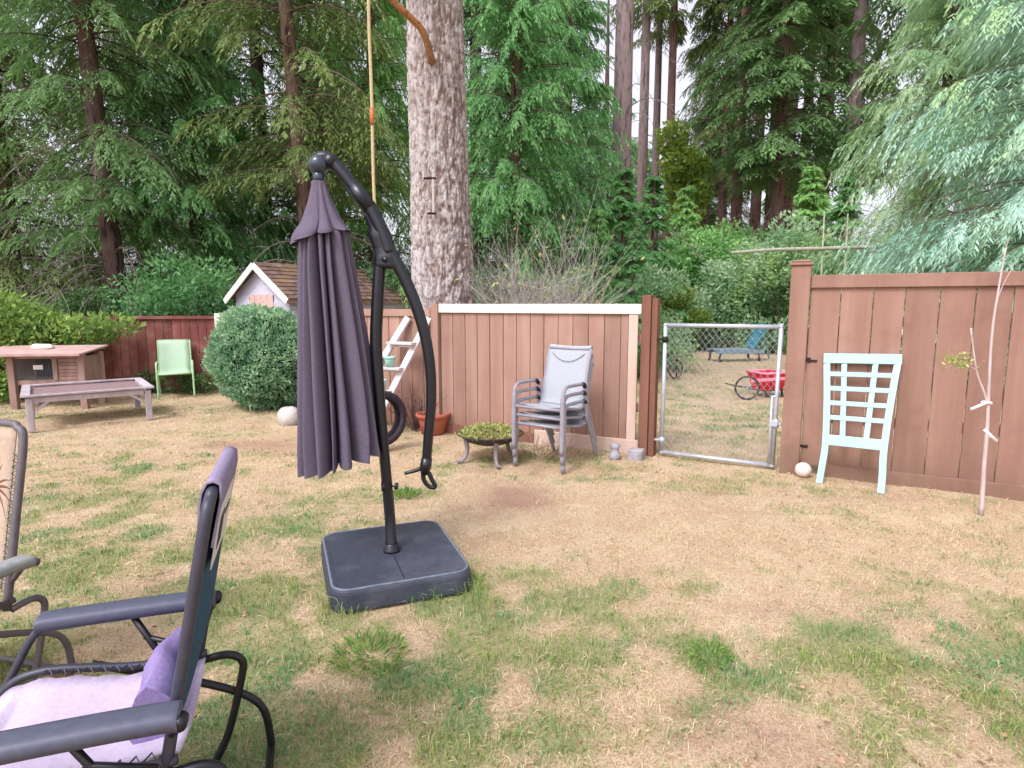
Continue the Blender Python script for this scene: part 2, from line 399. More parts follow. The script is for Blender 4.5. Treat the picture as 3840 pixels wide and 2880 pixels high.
def bez(pts, n=16):
    """smooth curve through points (Catmull-Rom)"""
    p = np.asarray(pts, float); p = np.concatenate([[2*p[0]-p[1]], p, [2*p[-1]-p[-2]]]); out = []
    for i in range(1, len(p)-2):
        for t in np.linspace(0, 1, n, endpoint=False):
            out.append(.5*((2*p[i])+(-p[i-1]+p[i+1])*t+(2*p[i-1]-5*p[i]+4*p[i+1]-p[i+2])*t*t+(-p[i-1]+3*p[i]-3*p[i+1]+p[i+2])*t**3))
    out.append(p[-2]); return np.array(out)

def nrm(a): return a/np.maximum(1e-9, np.linalg.norm(a, axis=-1, keepdims=True))

def leafq(p, d, s, l, w):
    l = np.asarray(l)[..., None]; w = np.asarray(w)[..., None]
    return np.stack([p, p+d*l*.45+s*w*.5, p+d*l, p+d*l*.45-s*w*.5], -2).reshape(-1, 4, 3)

# ================================================================= GROUND AND GRASS
def blob(x, y, px, py, rx, ry, k=1.0):
    c = G(px, py); return k*np.exp(-(((x-c[0])/rx)**2+((y-c[1])/ry)**2))

def turf(x, y):
    g = .27+0*x
    for b in ((3300, 2480, .7, .3, .75), (3450, 2650, .55, .22, .65), (2300, 2200, .6, .3, .55), (2700, 2450, .6, .3, .35), (1100, 2550, .8, .3, .5), (700, 2050, .9, .7, .4), (250, 1900, 1.0, .8, .35),
              (1250, 2700, .5, .25, .45), (1900, 2650, .4, .2, .35), (500, 2250, .9, .5, .45), (3750, 2200, .5, .4, .3), (2650, 2440, .16, .13, .75), (1500, 1870, .3, .3, .5), (1250, 1960, .4, .3, .4),
              (570, 1730, .6, .4, .5), (900, 2350, .5, .3, .4), (1700, 2330, .5, .25, .4), (2000, 2720, .3, .12, .5), (3750, 2750, .5, .18, .5), (1500, 2600, .35, .2, .35), (1050, 2800, .5, .2, .4), (1700, 2780, .4, .15, .35), (1250, 2200, .25, .3, .5), (1100, 2350, .25, .2, .45), (3300, 2420, .3, .2, .3), (400, 2100, .5, .3, .3), (2900, 1600, 1.2, 1.0, .25), (2600, 1470, 1.2, 1.0, .25), (3100, 1830, .5, .2, .2)):
        g = g+blob(x, y, *b)
    for b in ((2300, 1950, 1.2, .5, .42), (2700, 2050, .9, .5, .38), (1200, 1600, 1.2, .8, .3), (1900, 1850, .6, .4, .5), (2850, 2250, .5, .25, .3), (2100, 2560, .5, .2, .2), (3600, 2050, .7, .3, .25), (500, 1600, 1.2, .7, .2), (3000, 2800, .6, .2, .3)):
        g = g-blob(x, y, *b)
    n = fbm(x*1.3+40, y*1.3+40, 0, 3, 3); n2 = fbm(x*4.6+40, y*4.6+40, 0, 9, 4); n3 = fbm(x*15+7, y*15+7, 0, 19, 3)
    g = g*(.45+1.2*np.clip((n2-.36)*3.0, 0, 1))+(n-.5)*.55+(n2-.5)*.9+(n3-.5)*.9
    far = np.clip((y-9)/6, 0, 1)
    return np.clip(g*(1-far*.25), 0, 1)

def dirt(x, y):
    d = 0*x
    for b in ((1950, 1850, .5, .35, .85), (950, 1680, .9, .5, .6), (1700, 1650, .6, .4, .4), (2700, 2750, .7, .18, .5), (3250, 2600, .3, .1, .4), (2150, 1760, 1.0, .2, .5), (3300, 1870, .8, .15, .5), (1150, 2650, .4, .15, .3),
              (2600, 1850, .6, .3, .3), (300, 1750, .6, .4, .3), (2950, 2280, .4, .12, .3), (600, 2170, .4, .15, .3)):
        d = d+blob(x, y, *b)
    return np.clip(d+(fbm(x*2.2+11, y*2.2+70, 0, 21, 4)-.52)*1.5, 0, 1)

def build_ground():
    def axis(lo, hi, step, ext, gr):
        a = list(np.arange(lo, hi, step)); s = step; x = a[-1]
        while x < ext: s *= gr; x += s; a.append(x)
        s = step; x = a[0]; b = []
        while x > -ext: s *= gr; x -= s; b.append(x)
        return np.array(b[::-1]+a)
    xs = axis(-7, 5, .07, 400, 1.12); ys = axis(.4, 9, .07, 400, 1.12)
    X, Y = np.meshgrid(xs, ys, indexing='ij')
    near = np.exp(-(np.clip(np.hypot(X, Y-5)-9, 0, None)/6)**2)
    Z = (fbm(X*.8+5, Y*.8+5, 0, 33, 3)-.5)*.04*near+(fbm(X*5+5, Y*5+5, 0, 34, 2)-.5)*.018*near-.012
    me = bpy.data.meshes.new('ground')
    m, n = X.shape
    v = np.stack([X, Y, Z], -1).reshape(-1, 3)
    i, k = np.meshgrid(np.arange(m-1), np.arange(n-1), indexing='ij')
    a = (i*n+k).ravel(); f = np.stack([a, a+n, a+n+1, a+1], -1)
    me.vertices.add(len(v)); me.vertices.foreach_set('co', v.astype(np.float32).ravel())
    me.loops.add(f.size); me.loops.foreach_set('vertex_index', f.astype(np.int32).ravel())
    me.polygons.add(len(f)); me.polygons.foreach_set('loop_start', np.arange(0, f.size, 4, dtype=np.int32))
    me.update(calc_edges=True); me.polygons.foreach_set('use_smooth', np.ones(len(f), bool))
    for nm, arr in (('green', turf(X, Y)), ('dirt', dirt(X, Y))):
        at = me.attributes.new(nm, 'FLOAT', 'POINT'); at.data.foreach_set('value', arr.astype(np.float32).ravel())
    mt, nt, b = newmat('dry_lawn_ground')
    n1 = nz(nt, 45, (1, 1, 1), 6, .75); n2 = nz(nt, 9, (1, 1, 1), 5, .7); n3 = nz(nt, 160, (1, .5, 1), 3, .7)
    straw = mixc(nt, sharp(nt, n1, .3, .7), lin(226, 206, 172), lin(164, 134, 102))
    straw = mixc(nt, sharp(nt, n2, .4, .7), straw, lin(206, 174, 144))
    straw = mixc(nt, math_(nt, 'MULTIPLY', sharp(nt, nz(nt, 2.2, (1, 1, 1), 6, .7), .44, .64), .6), straw, lin(222, 202, 168))
    green = mixc(nt, sharp(nt, n1, .3, .7), lin(140, 146, 100), lin(176, 168, 124))
    soil = mixc(nt, sharp(nt, n1, .35, .65), lin(190, 152, 132), lin(154, 118, 102))
    g = math_(nt, 'ADD', attr(nt, 'green'), math_(nt, 'MULTIPLY_ADD', n2, 1.0, -.5), clamp=True)
    d = math_(nt, 'ADD', attr(nt, 'dirt'), math_(nt, 'MULTIPLY_ADD', n2, .8, -.4), clamp=True)
    c = mixc(nt, sharp(nt, g, .2, .95), straw, green)
    c = mixc(nt, math_(nt, 'MULTIPLY', sharp(nt, d, .25, .9), .8), c, soil)
    c = mixc(nt, math_(nt, 'MULTIPLY', sharp(nt, n3, .54, .34), .65), c, lin(126, 102, 78))
    nt.links.new(c, b.inputs['Base Color']); b.inputs['Roughness'].default_value = .95; b.inputs['Specular IOR Level'].default_value = .05
    bump(nt, b, math_(nt, 'ADD', n1, n3), .7, .02)
    me.materials.append(mt)
    o = bpy.data.objects.new('ground', me); COL.objects.link(o); o['kind'] = 'structure'

def ground_z(x, y):
    near = np.exp(-(np.clip(np.hypot(x, y-5)-9, 0, None)/6)**2)
    return (fbm(x*.8+5, y*.8+5, 0, 33, 3)-.5)*.04*near+(fbm(x*5+5, y*5+5, 0, 34, 2)-.5)*.018*near-.012

BASE_C = np.array([-.73, 3.49]); BASE_A = math.radians(21)
def build_grass():
    rng = np.random.default_rng(5); xs = []; ys = []
    for y0, y1, dens in ((1.0, 2.6, 9000), (2.6, 4.2, 5200), (4.2, 6.5, 2400), (6.5, 9.5, 1000), (9.5, 14, 330), (14, 24, 70)):
        w0 = .98*y1+.3
        n = int(dens*(y1-y0)*2*w0*.85)
        y = rng.uniform(y0, y1, n); x = rng.uniform(-w0, w0, n)
        k = np.abs(x) < .93*y+.35
        xs.append(x[k]); ys.append(y[k])
    x = np.concatenate(xs); y = np.concatenate(ys)
    # no blades under the parasol foot
    c, s = math.cos(BASE_A), math.sin(BASE_A)
    lx = (x-BASE_C[0])*c+(y-BASE_C[1])*s; ly = -(x-BASE_C[0])*s+(y-BASE_C[1])*c
    k = ~((np.abs(lx) < .39) & (np.abs(ly) < .44))
    x, y = x[k], y[k]; lx, ly = lx[k], ly[k]
    g = turf(x, y); d = dirt(x, y)
    clump = fbm(x*9+3, y*9+3, 0, 71, 3)
    k = rng.random(len(x)) < np.clip(.42+.9*g+.5*(clump-.5)-.6*d*(1-g), .05, 1)
    x, y, g, d, clump, lx, ly = x[k], y[k], g[k], d[k], clump[k], lx[k], ly[k]
    N = len(x)
    tall = np.clip((g-.45)*2, 0, 1)*np.clip((clump-.42)*5, 0, 1)
    edge = np.exp(-(np.maximum(np.maximum(np.abs(lx)-.40, np.abs(ly)-.45), 0)/.05)**2)*(np.maximum(np.abs(lx)-.40, np.abs(ly)-.45) > -.03)*(y < 3.5)
    h = rng.uniform(.010, .028, N)*(1+tall*1.1)+edge*rng.uniform(.0, .1, N)*(clump > .45)
    # mown lawn lies over: mostly flat straw, greener blades stand
    lean = rng.uniform(.4, 1.8, N)*(1-.45*tall)
    az = rng.uniform(0, 2*math.pi, N)
    w = rng.uniform(.0022, .0045, N)*(1+np.clip(y-3, 0, 9)*.30)
    d_ = np.stack([np.cos(az), np.sin(az), np.zeros(N)], -1); s_ = np.stack([-np.sin(az), np.cos(az), np.zeros(N)], -1)
    # blades face the sky a little so that they read from above
    s_ = nrm(s_+rng.normal(0, .35, (N, 3)))
    p = np.stack([x, y, ground_z(x, y)-.002], -1)
    mid = p+d_*(h*lean*.35)[:, None]+np.array([0, 0, 1])*(h*.7)[:, None]
    tip = p+d_*(h*lean)[:, None]+np.array([0, 0, 1])*(h*(1-.2*np.minimum(lean, 1)))[:, None]
    w = w[:, None]
    Q = np.stack([p-s_*w*.5, p+s_*w*.5, mid+s_*w*.42, mid-s_*w*.42], 1)
    Q2 = np.stack([mid-s_*w*.42, mid+s_*w*.42, tip+s_*w*.08, tip-s_*w*.08], 1)
    t = rng.random(N); gg = np.clip(.5+(rng.random(N) < np.clip(g*1.05-.02, 0, .9)+edge*.6)*.6-.35+rng.normal(0, .16, N)+tall*.15, 0, 1)
    mt, nt, b = newmat('lawn_blades')
    a = attr(nt, 'tint'); ga = attr(nt, 'green')
    st = mixc(nt, a, lin(238, 222, 186), lin(176, 149, 112))
    st = mixc(nt, math_(nt, 'MULTIPLY', sharp(nt, nz(nt, 3.5, (1, 1, 1), 6, .7), .42, .66), .4), st, lin(210, 176, 144))
    gr = mixc(nt, a, lin(88, 128, 56), lin(172, 186, 108))
    gr = mixc(nt, sharp(nt, nz(nt, 1.6, (1, 1, 1), 3), .45, .62), gr, lin(92, 150, 96))
    col = mixc(nt, sharp(nt, ga, .3, .75), st, gr)
    nt.links.new(col, b.inputs['Base Color']); b.inputs['Roughness'].default_value = .7; b.inputs['Specular IOR Level'].default_value = .15
    tr = nt.nodes.new('ShaderNodeBsdfTranslucent'); mx = nt.nodes.new('ShaderNodeMixShader'); mx.inputs[0].default_value = .3
    nt.links.new(col, tr.inputs['Color']); nt.links.new(b.outputs[0], mx.inputs[1]); nt.links.new(tr.outputs[0], mx.inputs[2])
    nt.links.new(mx.outputs[0], nt.nodes['Material Output'].inputs['Surface'])
    quads('grass', np.concatenate([Q, Q2]), np.concatenate([t, t]), mt, None, 'stuff', {'green': np.concatenate([gg, gg])})

def build_litter():
    rng = np.random.default_rng(15); n = 5200
    y = 1.1+8.5*rng.random(n)**1.5; x = rng.uniform(-1, 1, n)*(.93*y+.3)
    k = rng.random(n) < np.clip(.25+1.1*dirt(x, y)+.25*(y < 3), 0, 1); x, y = x[k], y[k]; n = len(x)
    p = np.stack([x, y, ground_z(x, y)+rng.uniform(.004, .02, n)], -1); az = rng.uniform(0, 6.28, n)
    d = nrm(np.stack([np.cos(az), np.sin(az), rng.normal(0, .25, n)], -1)); s = nrm(np.cross(d, rng.normal(0, .35, (n, 3))+V3(0, 0, 1)))
    tw = rng.random(n) < .35
    l = np.where(tw, rng.uniform(.03, .09, n), rng.uniform(.012, .035, n)); w = np.where(tw, .004, l*rng.uniform(.35, .7, n))
    quads('leaf_litter', leafq(p, d, s, l, w), rng.random(n), surf('dry_litter', lin(176, 142, 112), lin(124, 96, 78), .9, 30, tint=.9, bmp=0, spec=.1), None, 'stuff')
build_ground()
build_grass()
build_litter()

def rosette(name, label, px, py, n, ln, wd, mat, seed, up=.7, spread=.1, cat='weed', group=None):
    rng = np.random.default_rng(seed); c = G(px, py)
    az = rng.uniform(0, 2*math.pi, n); r = spread*np.sqrt(rng.random(n))
    p = c+np.stack([np.cos(az)*r, np.sin(az)*r, 0*r], -1)
    a2 = az+rng.normal(0, .6, n); u = rng.uniform(.25, 1, n)*up
    d = nrm(np.stack([np.cos(a2), np.sin(a2), u*1.6], -1)); s = nrm(np.cross(d, rng.normal(0, .4, (n, 3))+V3(0, 0, 1)))
    l = ln*rng.uniform(.5, 1.1, n); w = wd*rng.uniform(.6, 1.2, n)
    mid = p+d*l[:, None]*.55; tip = mid+nrm(d+V3(0, 0, -.9)*rng.uniform(.3, 1, n)[:, None])*l[:, None]*.5
    w = w[:, None]
    Q = np.concatenate([np.stack([p-s*w*.3, p+s*w*.3, mid+s*w*.5, mid-s*w*.5], 1), np.stack([mid-s*w*.5, mid+s*w*.5, tip+s*w*.05, tip-s*w*.05], 1)])
    t = rng.random(n); o = quads(name, Q-c, np.concatenate([t, t]), mat)
    o.location = c; ORG[o.name] = c
    return tag(o, label, cat, group)

rosette('grass_tuft', 'bright green tuft of long grass in front of the parasol foot', 1390, 2455, 420, .075, .006, 'lf_grass', 3, .9, .16)
rosette('grass_tuft', 'small dark green tuft alone on the straw lawn, far in front of the gate', 2660, 2450, 200, .05, .006, 'lf_grass', 4, .6, .09)
rosette('grass_tuft', 'grass tuft growing behind the parasol foot below the hanging crank', 1515, 1855, 140, .09, .009, 'lf_grass', 5, .8, .1)

# ================================================================= CANTILEVER PARASOL
def parasol():
    YP = 3.54
    q = lambda px, py, Y=YP: P(px, py, Y)
    base = V3(BASE_C[0], BASE_C[1], 0)
    t = thing('cantilever_parasol', 'closed plum grey cantilever parasol on a square charcoal foot', 'parasol', base)
    # foot: rounded square shell, domed top with a pale rim
    ca, sa = math.cos(BASE_A), math.sin(BASE_A)
    ux = V3(ca, sa, 0); uy = V3(-sa, ca, 0)
    hx, hy, cr = .395, .445, .11
    def ring(ins, z, n=8):
        out = []
        for qx, qy, a0 in ((1, 1, 0), (-1, 1, 90), (-1, -1, 180), (1, -1, 270)):
            for a in np.linspace(a0, a0+90, n):
                r = max(.005, cr-ins*.8); A = math.radians(a)
                out.append(base+ux*(qx*(hx-ins-r)+r*math.cos(A))+uy*(qy*(hy-ins-r)+r*math.sin(A))+V3(0, 0, z))
        return np.array(out)
    levels = [(0, 0), (.0, .012), (.005, .088), (.009, .102), (.017, .112), (.028, .117), (.038, .116), (.05, .113)]
    m = MB(); n = 32; rings = [ring(a, b) for a, b in levels]
    fs = [(i*n+k, i*n+(k+1) % n, (i+1)*n+(k+1) % n, (i+1)*n+k) for i in range(len(levels)-1) for k in range(n)]
    fs.append(tuple((len(levels)-1)*n+k for k in range(n)))
    m.add(np.concatenate(rings), fs, False)
    o = m.build('foot', 'base', t)
    rim = MB(); rr = ring(.020, .1125); rim.tube(np.concatenate([rr]), .0075, 6, closed=True); rim.build('rim', surf('pale_rim_edge', lin(118, 126, 140), lin(92, 100, 114), .55, 20, tint=.1, bmp=.1), o)
    sm = MB(); top = .1145
    sm.bar(base+uy*(-.39)+V3(0, 0, top), base+uy*(-.05)+V3(0, 0, top), .007, .004, bev=.001)
    sm.build('seam', surf('foot_seam', lin(50, 53, 64), None, .7, 20, tint=.1, bmp=0), o)
    # pole
    pb = base+V3(0, 0, .11)
    pth = bez([pb, q(1462, 1940), q(1448, 1780), q(1432, 1600), q(1418, 1430), q(1410, 1280), q(1416, 1130), q(1424, 1000), q(1436, 930)], 8)
    MB().tube(pth, np.interp(np.linspace(0, 1, len(pth)), [0, .3, .6, 1], [.034, .032, .037, .035]), 14).build('pole', 'umbmetal', t)
    c = MB(); c.lathe([(.0, 0), (.050, 0), (.050, .018), (.041, .026), (.041, .05), (.034, .055)], pb, 20); c.build('pole_collar', 'umbmetal', t)
    k = MB(); kp = q(1455, 1822); k.tube([kp, kp+V3(.05, -.005, 0)], .006, 8); k.tube([kp+V3(.045, -.005, 0), kp+V3(.06, -.006, 0)], .022, 10); k.tube([kp+V3(-.012, 0, -.025), kp+V3(-.012, 0, .025)], .030, 14)
    k.build('clamp_knob', 'umbmetal', t)
    # upper arm: from the hub over to the joint, then the drooping crank boom
    up = bez([q(1196, 594), q(1226, 592), q(1262, 622), q(1318, 690), q(1382, 772), q(1430, 862), q(1462, 950)], 8)
    MB().tube(up, np.interp(np.arange(len(up)), [0, 8, len(up)*.55, len(up)-1], [.040, .034, .037, .042]), 14).build('arm', 'umbmetal', t)
    sl = MB(); sl.tube([q(1318, 690), q(1388, 782)], .043, 14); sl.tube([q(1222, 592), q(1256, 616)], .042, 14); sl.build('arm_sleeve', 'umbmetal', t)
    j = MB()
    j.tube(bez([q(1388, 790), q(1420, 872), q(1448, 960), q(1450, 1010)], 5), [.046]*5+[.064]*5+[.080]*5+[.05], 14, flat=.55)
    j.tube(bez([q(1408, 850), q(1420, 940), q(1424, 1020)], 6), np.linspace(.025, .032, 13), 12)
    j.tube([q(1450, 975)+V3(0, -.05, 0), q(1450, 975)+V3(0, .05, 0)], .018, 12)
    j.build('joint', 'umbmetal', t)
    bm = bez([q(1462, 940), q(1510, 1030), q(1558, 1140), q(1594, 1260), q(1614, 1390), q(1616, 1520), q(1606, 1640), q(1600, 1725)], 8)
    MB().tube(bm, np.linspace(.037, .029, len(bm)), 14).build('crank_boom', 'umbmetal', t)
    h = MB(); hp = q(1596, 1750)
    h.tube([q(1601, 1716), hp, q(1592, 1778)], [.032, .036, .024], 12)
    h.tube(bez([hp, q(1560, 1764), q(1518, 1776)], 6), np.linspace(.014, .010, 13), 8)
    h.tube(bez([q(1586, 1775), q(1590, 1800), q(1606, 1822), q(1628, 1828), q(1630, 1818), q(1618, 1795), q(1608, 1772)], 6), .014, 8)
    h.build('handle', 'umbmetal', t)
    # hub
    hb = MB(); hc = q(1194, 618, 3.53); hb.ball(hc, .058, 20, (1, 1, 1.0)); hb.tube([hc+V3(0, 0, -.03), hc+V3(-.002, 0, -.115)], [.036, .030], 14); hb.tube([hc+V3(-.002, 0, -.108), hc+V3(-.002, 0, -.125)], .045, 16)
    hb.build('hub', 'umbgloss', t)
    # canopy: pleated, hanging
    rng = np.random.default_rng(12)
    def pleated(stations, lobes, amp0, amp1, dep, seed, hem, nth=240, nz_=40, power=1.0, closed_top=False):
        r2 = np.random.default_rng(seed)
        cuts = np.cumsum(r2.uniform(.35, 1.75, lobes)); cuts = np.concatenate([[0], cuts/cuts[-1]])
        lob_a = r2.uniform(.6, 1.25, lobes); lob_d = r2.uniform(-.03, .02, lobes)
        th = np.arange(nth)/nth
        li = np.clip(np.searchsorted(cuts, th, 'right')-1, 0, lobes-1)
        ph = (th-cuts[li])/(cuts[li+1]-cuts[li])
        prof = np.abs(np.sin(math.pi*ph))**.6*2-1.2
        st = np.asarray(stations, float); tt = np.linspace(0, 1, nz_)
        si = np.linspace(0, 1, len(st))
        py = np.interp(tt, si, st[:, 0]); pl = np.interp(tt, si, st[:, 1]); pr = np.interp(tt, si, st[:, 2])
        rows = []
        for i in range(nz_):
            cL, cR = q(pl[i], py[i], YP-.03), q(pr[i], py[i], YP-.03)
            cc = (cL+cR)/2; R = (cR-cL)[0]/2
            a = amp0+(amp1-amp0)*tt[i]**power
            tw = th+.010*np.sin(tt[i]*4+th*40)+.012*(fbm(th*9+3, tt[i]*2.2, 0, seed, 2)-.5)*tt[i]
            r = R*(1-a+a*(prof*lob_a[li]+.2)+.13*(fbm(th*26+3, tt[i]*2.5, 0, seed+5, 3)-.5))
            z = cc[2]+hem*lob_d[li]*tt[i]**3*8-hem*(np.abs(np.sin(math.pi*ph)))*tt[i]**4*.5+hem*1.1*tt[i]**4*np.cos(th*2*math.pi)
            rows.append(np.stack([cc[0]+r*np.cos(tw*2*math.pi), cc[1]+r*dep*np.sin(tw*2*math.pi), z], -1))
        rows = np.array(rows); rows = np.concatenate([rows, rows[:, :1]], 1)
        m = MB(); m.grid(rows); return m
    pleated([(700, 1172, 1218), (800, 1150, 1262), (880, 1120, 1300), (1000, 1114, 1320), (1200, 1112, 1356), (1450, 1112, 1398), (1630, 1112, 1424), (1728, 1116, 1432)], 16, .26, .5, .88, 4, .05, power=.4, nth=420).build('canopy', 'canopy', t)
    pleated([(680, 1168, 1222), (700, 1166, 1226), (760, 1150, 1248), (830, 1122, 1284), (870, 1086, 1314), (884, 1080, 1320)], 7, .05, .24, .9, 8, .035, nz_=18, power=1.0, nth=260).build('vent_cap', 'canopy', t)
    return t
parasol()

# ================================================================= FENCES
def planks(m, s0, s1, z0, z1, w, o=0.0, th=.011, rng=None, F=FS, ax=None):
    """upright boards side by side, one mesh"""
    rng = rng or random
    u, n = ax or (FU, FN)
    s = s0
    while s < s1-.01:
        e = min(s+w*rng.uniform(.96, 1.04), s1)
        g = .0035
        c = F((s+e)/2, (z0+z1)/2, o+rng.uniform(-.003, .003))
        m.box(c, ((e-s)/2-g, th, (z1-z0)/2), (u, n, (0, 0, 1)), .003, tint=rng.random())
        s = e
def board(m, s0, s1, z0, z1, o, th, F=FS, ax=None, bev=.004, tint=None):
    u, n = ax or (FU, FN)
    m.box(F((s0+s1)/2, (z0+z1)/2, o), ((s1-s0)/2, th, (z1-z0)/2), (u, n, (0, 0, 1)), bev, tint)

def fence_mid():
    R = random.Random(3)
    t = thing('wooden_fence', 'faded pinkish brown board fence with a white cap rail, behind the grey chairs', 'fence', FS(-2.0))
    m = MB(); planks(m, -2.55, -.16, .10, 1.50, .178, 0, .011, R); planks(m, -4.45, -2.69, .04, 1.44, .178, 0, .011, R); m.build('boards', 'fence_mid', t)
    m = MB(); board(m, -2.56, -.02, 1.495, 1.60, .022, .02); m.build('white_cap_rail', 'white_wood', t)
    m = MB(); board(m, -4.45, -2.69, 1.445, 1.535, .02, .018); board(m, -4.45, -.02, .45, .54, -.034, .018); board(m, -4.45, -.02, 1.2, 1.29, -.034, .018); m.build('rail', 'fence_mid', t)
    m = MB(); board(m, -.155, -.055, .12, 1.493, .02, .012); m.build('trim_board', 'cream_wood', t)
    m = MB(); board(m, -1.25, -.02, -.02, .15, .018, .018); m.build('kick_board', 'cream_wood', t)
    m = MB(); board(m, -2.68, -1.26, -.02, .10, .018, .016); m.build('kick_board', 'post', t)
    for s, z, w in ((-2.62, 1.60, .055), (-4.5, 1.55, .055)):
        m = MB(); board(m, s-w, s+w, -.05, z, 0, .055); m.build('post', 'fence_mid', t)
    m = MB(); board(m, -.01, .085, -.05, 1.69, 0, .07, tint=.6); board(m, .09, .15, -.05, 1.66, -.012, .06, tint=.25); m.build('post', 'post', t)
    return t
fence_mid()

def fence_right():
    R = random.Random(5)
    t = thing('wooden_fence', 'taller brown board fence with a capped post, behind the mint lattice panel', 'fence', FS(2.6))
    m = MB(); planks(m, 1.545, 5.2, .09, 1.75, .245, 0, .011, R); m.build('boards', 'fence', t)
    m = MB(); board(m, 1.545, 5.2, 1.745, 1.86, .022, .02); m.build('cap_rail', 'fence', t)
    m = MB(); board(m, 1.72, 5.2, -.03, .115, .02, .018); m.build('kick_board', 'fence', t)
    m = MB(); board(m, 1.545, 5.2, .5, .59, -.034, .018); board(m, 1.545, 5.2, 1.4, 1.49, -.034, .018); m.build('rail', 'fence', t)
    m = MB(); board(m, 1.375, 1.54, -.05, 1.95, 0, .075, bev=.006); p = m.build('post', 'fence', t)
    m = MB(); c = FS(1.457, 1.95); m.box(c+V3(0, 0, .012), (.1, .095, .012), (FU, FN, (0, 0, 1)), .005); m.box(c+V3(0, 0, .036), (.075, .07, .012), (FU, FN, (0, 0, 1)), .01); m.build('cap', 'fence', p)
    m = MB(); a = FP(3030, 1352, .02); m.bar(a-FU*.01, a+FU*.075, .012, .018, bev=.003); m.box(a+V3(0, 0, .006), (.022, .01, .022), (FU, FN, (0, 0, 1)), .004); m.build('latch', 'latchmetal', t)
    m = MB(); a = FP(3005, 1672, .018); m.box(a, (.055, .006, .014), (FU, FN, (0, 0, 1)), .004); m.build('hand_slot', 'latchmetal', t)
    return t
fence_right()

# left red fence, farther back
LA = G(900, 1466); LB = G(-500, 1500); LU = unit(LA-LB); LN = V3(LU[1], -LU[0], 0)
LLEN = float(np.linalg.norm(LA-LB))
def LF(s, z=0.0, o=0.0): return LB+LU*s+LN*o+V3(0, 0, z)
def fence_left():
    R = random.Random(9); ax = (LU, LN)
    t = thing('wooden_fence', 'low red stained board fence behind the green chair', 'fence', LF(LLEN*.8))
    m = MB(); planks(m, 0, LLEN, .03, 1.33, .145, 0, .010, R, LF, ax); m.build('boards', 'fence_red', t)
    m = MB(); board(m, -.02, LLEN+.02, 1.33, 1.385, .005, .05, LF, ax); m.build('cap_rail', 'fence_red', t)
    m = MB(); board(m, 0, LLEN, .35, .44, -.03, .018, LF, ax); board(m, 0, LLEN, 1.1, 1.19, -.03, .018, LF, ax); m.build('rail', 'fence_red', t)
    s = float((P(832, 1200, (LA[1]))-LB)@LU)
    m = MB(); board(m, s-.09, s+.09, -.03, 1.43, .02, .07, LF, ax); m.build('white_post', 'white_wood', t)
    return t
fence_left()

# ================================================================= GATE
def gate():
    t = thing('chain_link_gate', 'galvanised chain link gate between the two fence posts', 'gate', FS(.78))
    s0, s1, z0, z1 = .225, 1.315, .05, 1.385
    sag = lambda s: -.0*(s-s0)
    fr = MB(); r = .021
    C = [FS(s0, z0), FS(s0, z1), FS(s1, z1+.0), FS(s1-.01, z0-.012)]
    for a, b in zip(C, C[1:]+C[:1]): fr.tube([a, b], r, 10)
    for c in C: fr.ball(c, r*1.12, 10)
    fr.tube([FS(s1, z1), FS(s1, z1+.03)], r, 10)
    fr.build('frame', 'galv', t)
    w = MB(); p = .062
    def clip(a, d):
        lo, hi = -9, 9
        for k, (mn, mx) in enumerate(((s0, s1), (z0, z1))):
            t0, t1 = (mn-a[k])/d[k], (mx-a[k])/d[k]
            lo = max(lo, min(t0, t1)); hi = min(hi, max(t0, t1))
        return (lo, hi) if hi-lo > .01 else None
    for sg in (1, -1):
        k = -40
        while k < 60:
            a = (s0+k*p, z0 if sg > 0 else z1); d = (.62, .78*sg); c = clip(a, d)
            if c:
                q = [FS(a[0]+d[0]*x, a[1]+d[1]*x, .003*sg) for x in np.linspace(c[0], c[1], 2)]
                w.tube(q, .0016, 3, cap=False, tint=random.random())
            k += 1
    w.build('wire_mesh', 'wire', t)
    for z in (1.24, .18):
        h = MB(); h.tube([FS(s0, z-.03), FS(s0, z+.03)], .03, 10); h.bar(FS(s0-.02, z), FS(.13, z, .02), .02, .02); h.build('hinge', 'latchmetal' if z > 1 else 'galv', t)
    l = MB(); l.tube([FS(s1, .42), FS(s1, .5)], .029, 10); l.bar(FS(s1, .46), FS(1.372, .46, .02), .03, .025); l.box(FS(s1-.01, .46, .03), (.03, .012, .03), (FU, FN, (0, 0, 1)), .004); l.tube([FS(s1-.045, .04, .012), FS(s1-.045, .72, .012)], .011, 8)
    l.tube([FS(s1-.055, .72, .012), FS(s1, .72, .012)], .011, 8)
    l.build('latch', 'galv', t)
gate()

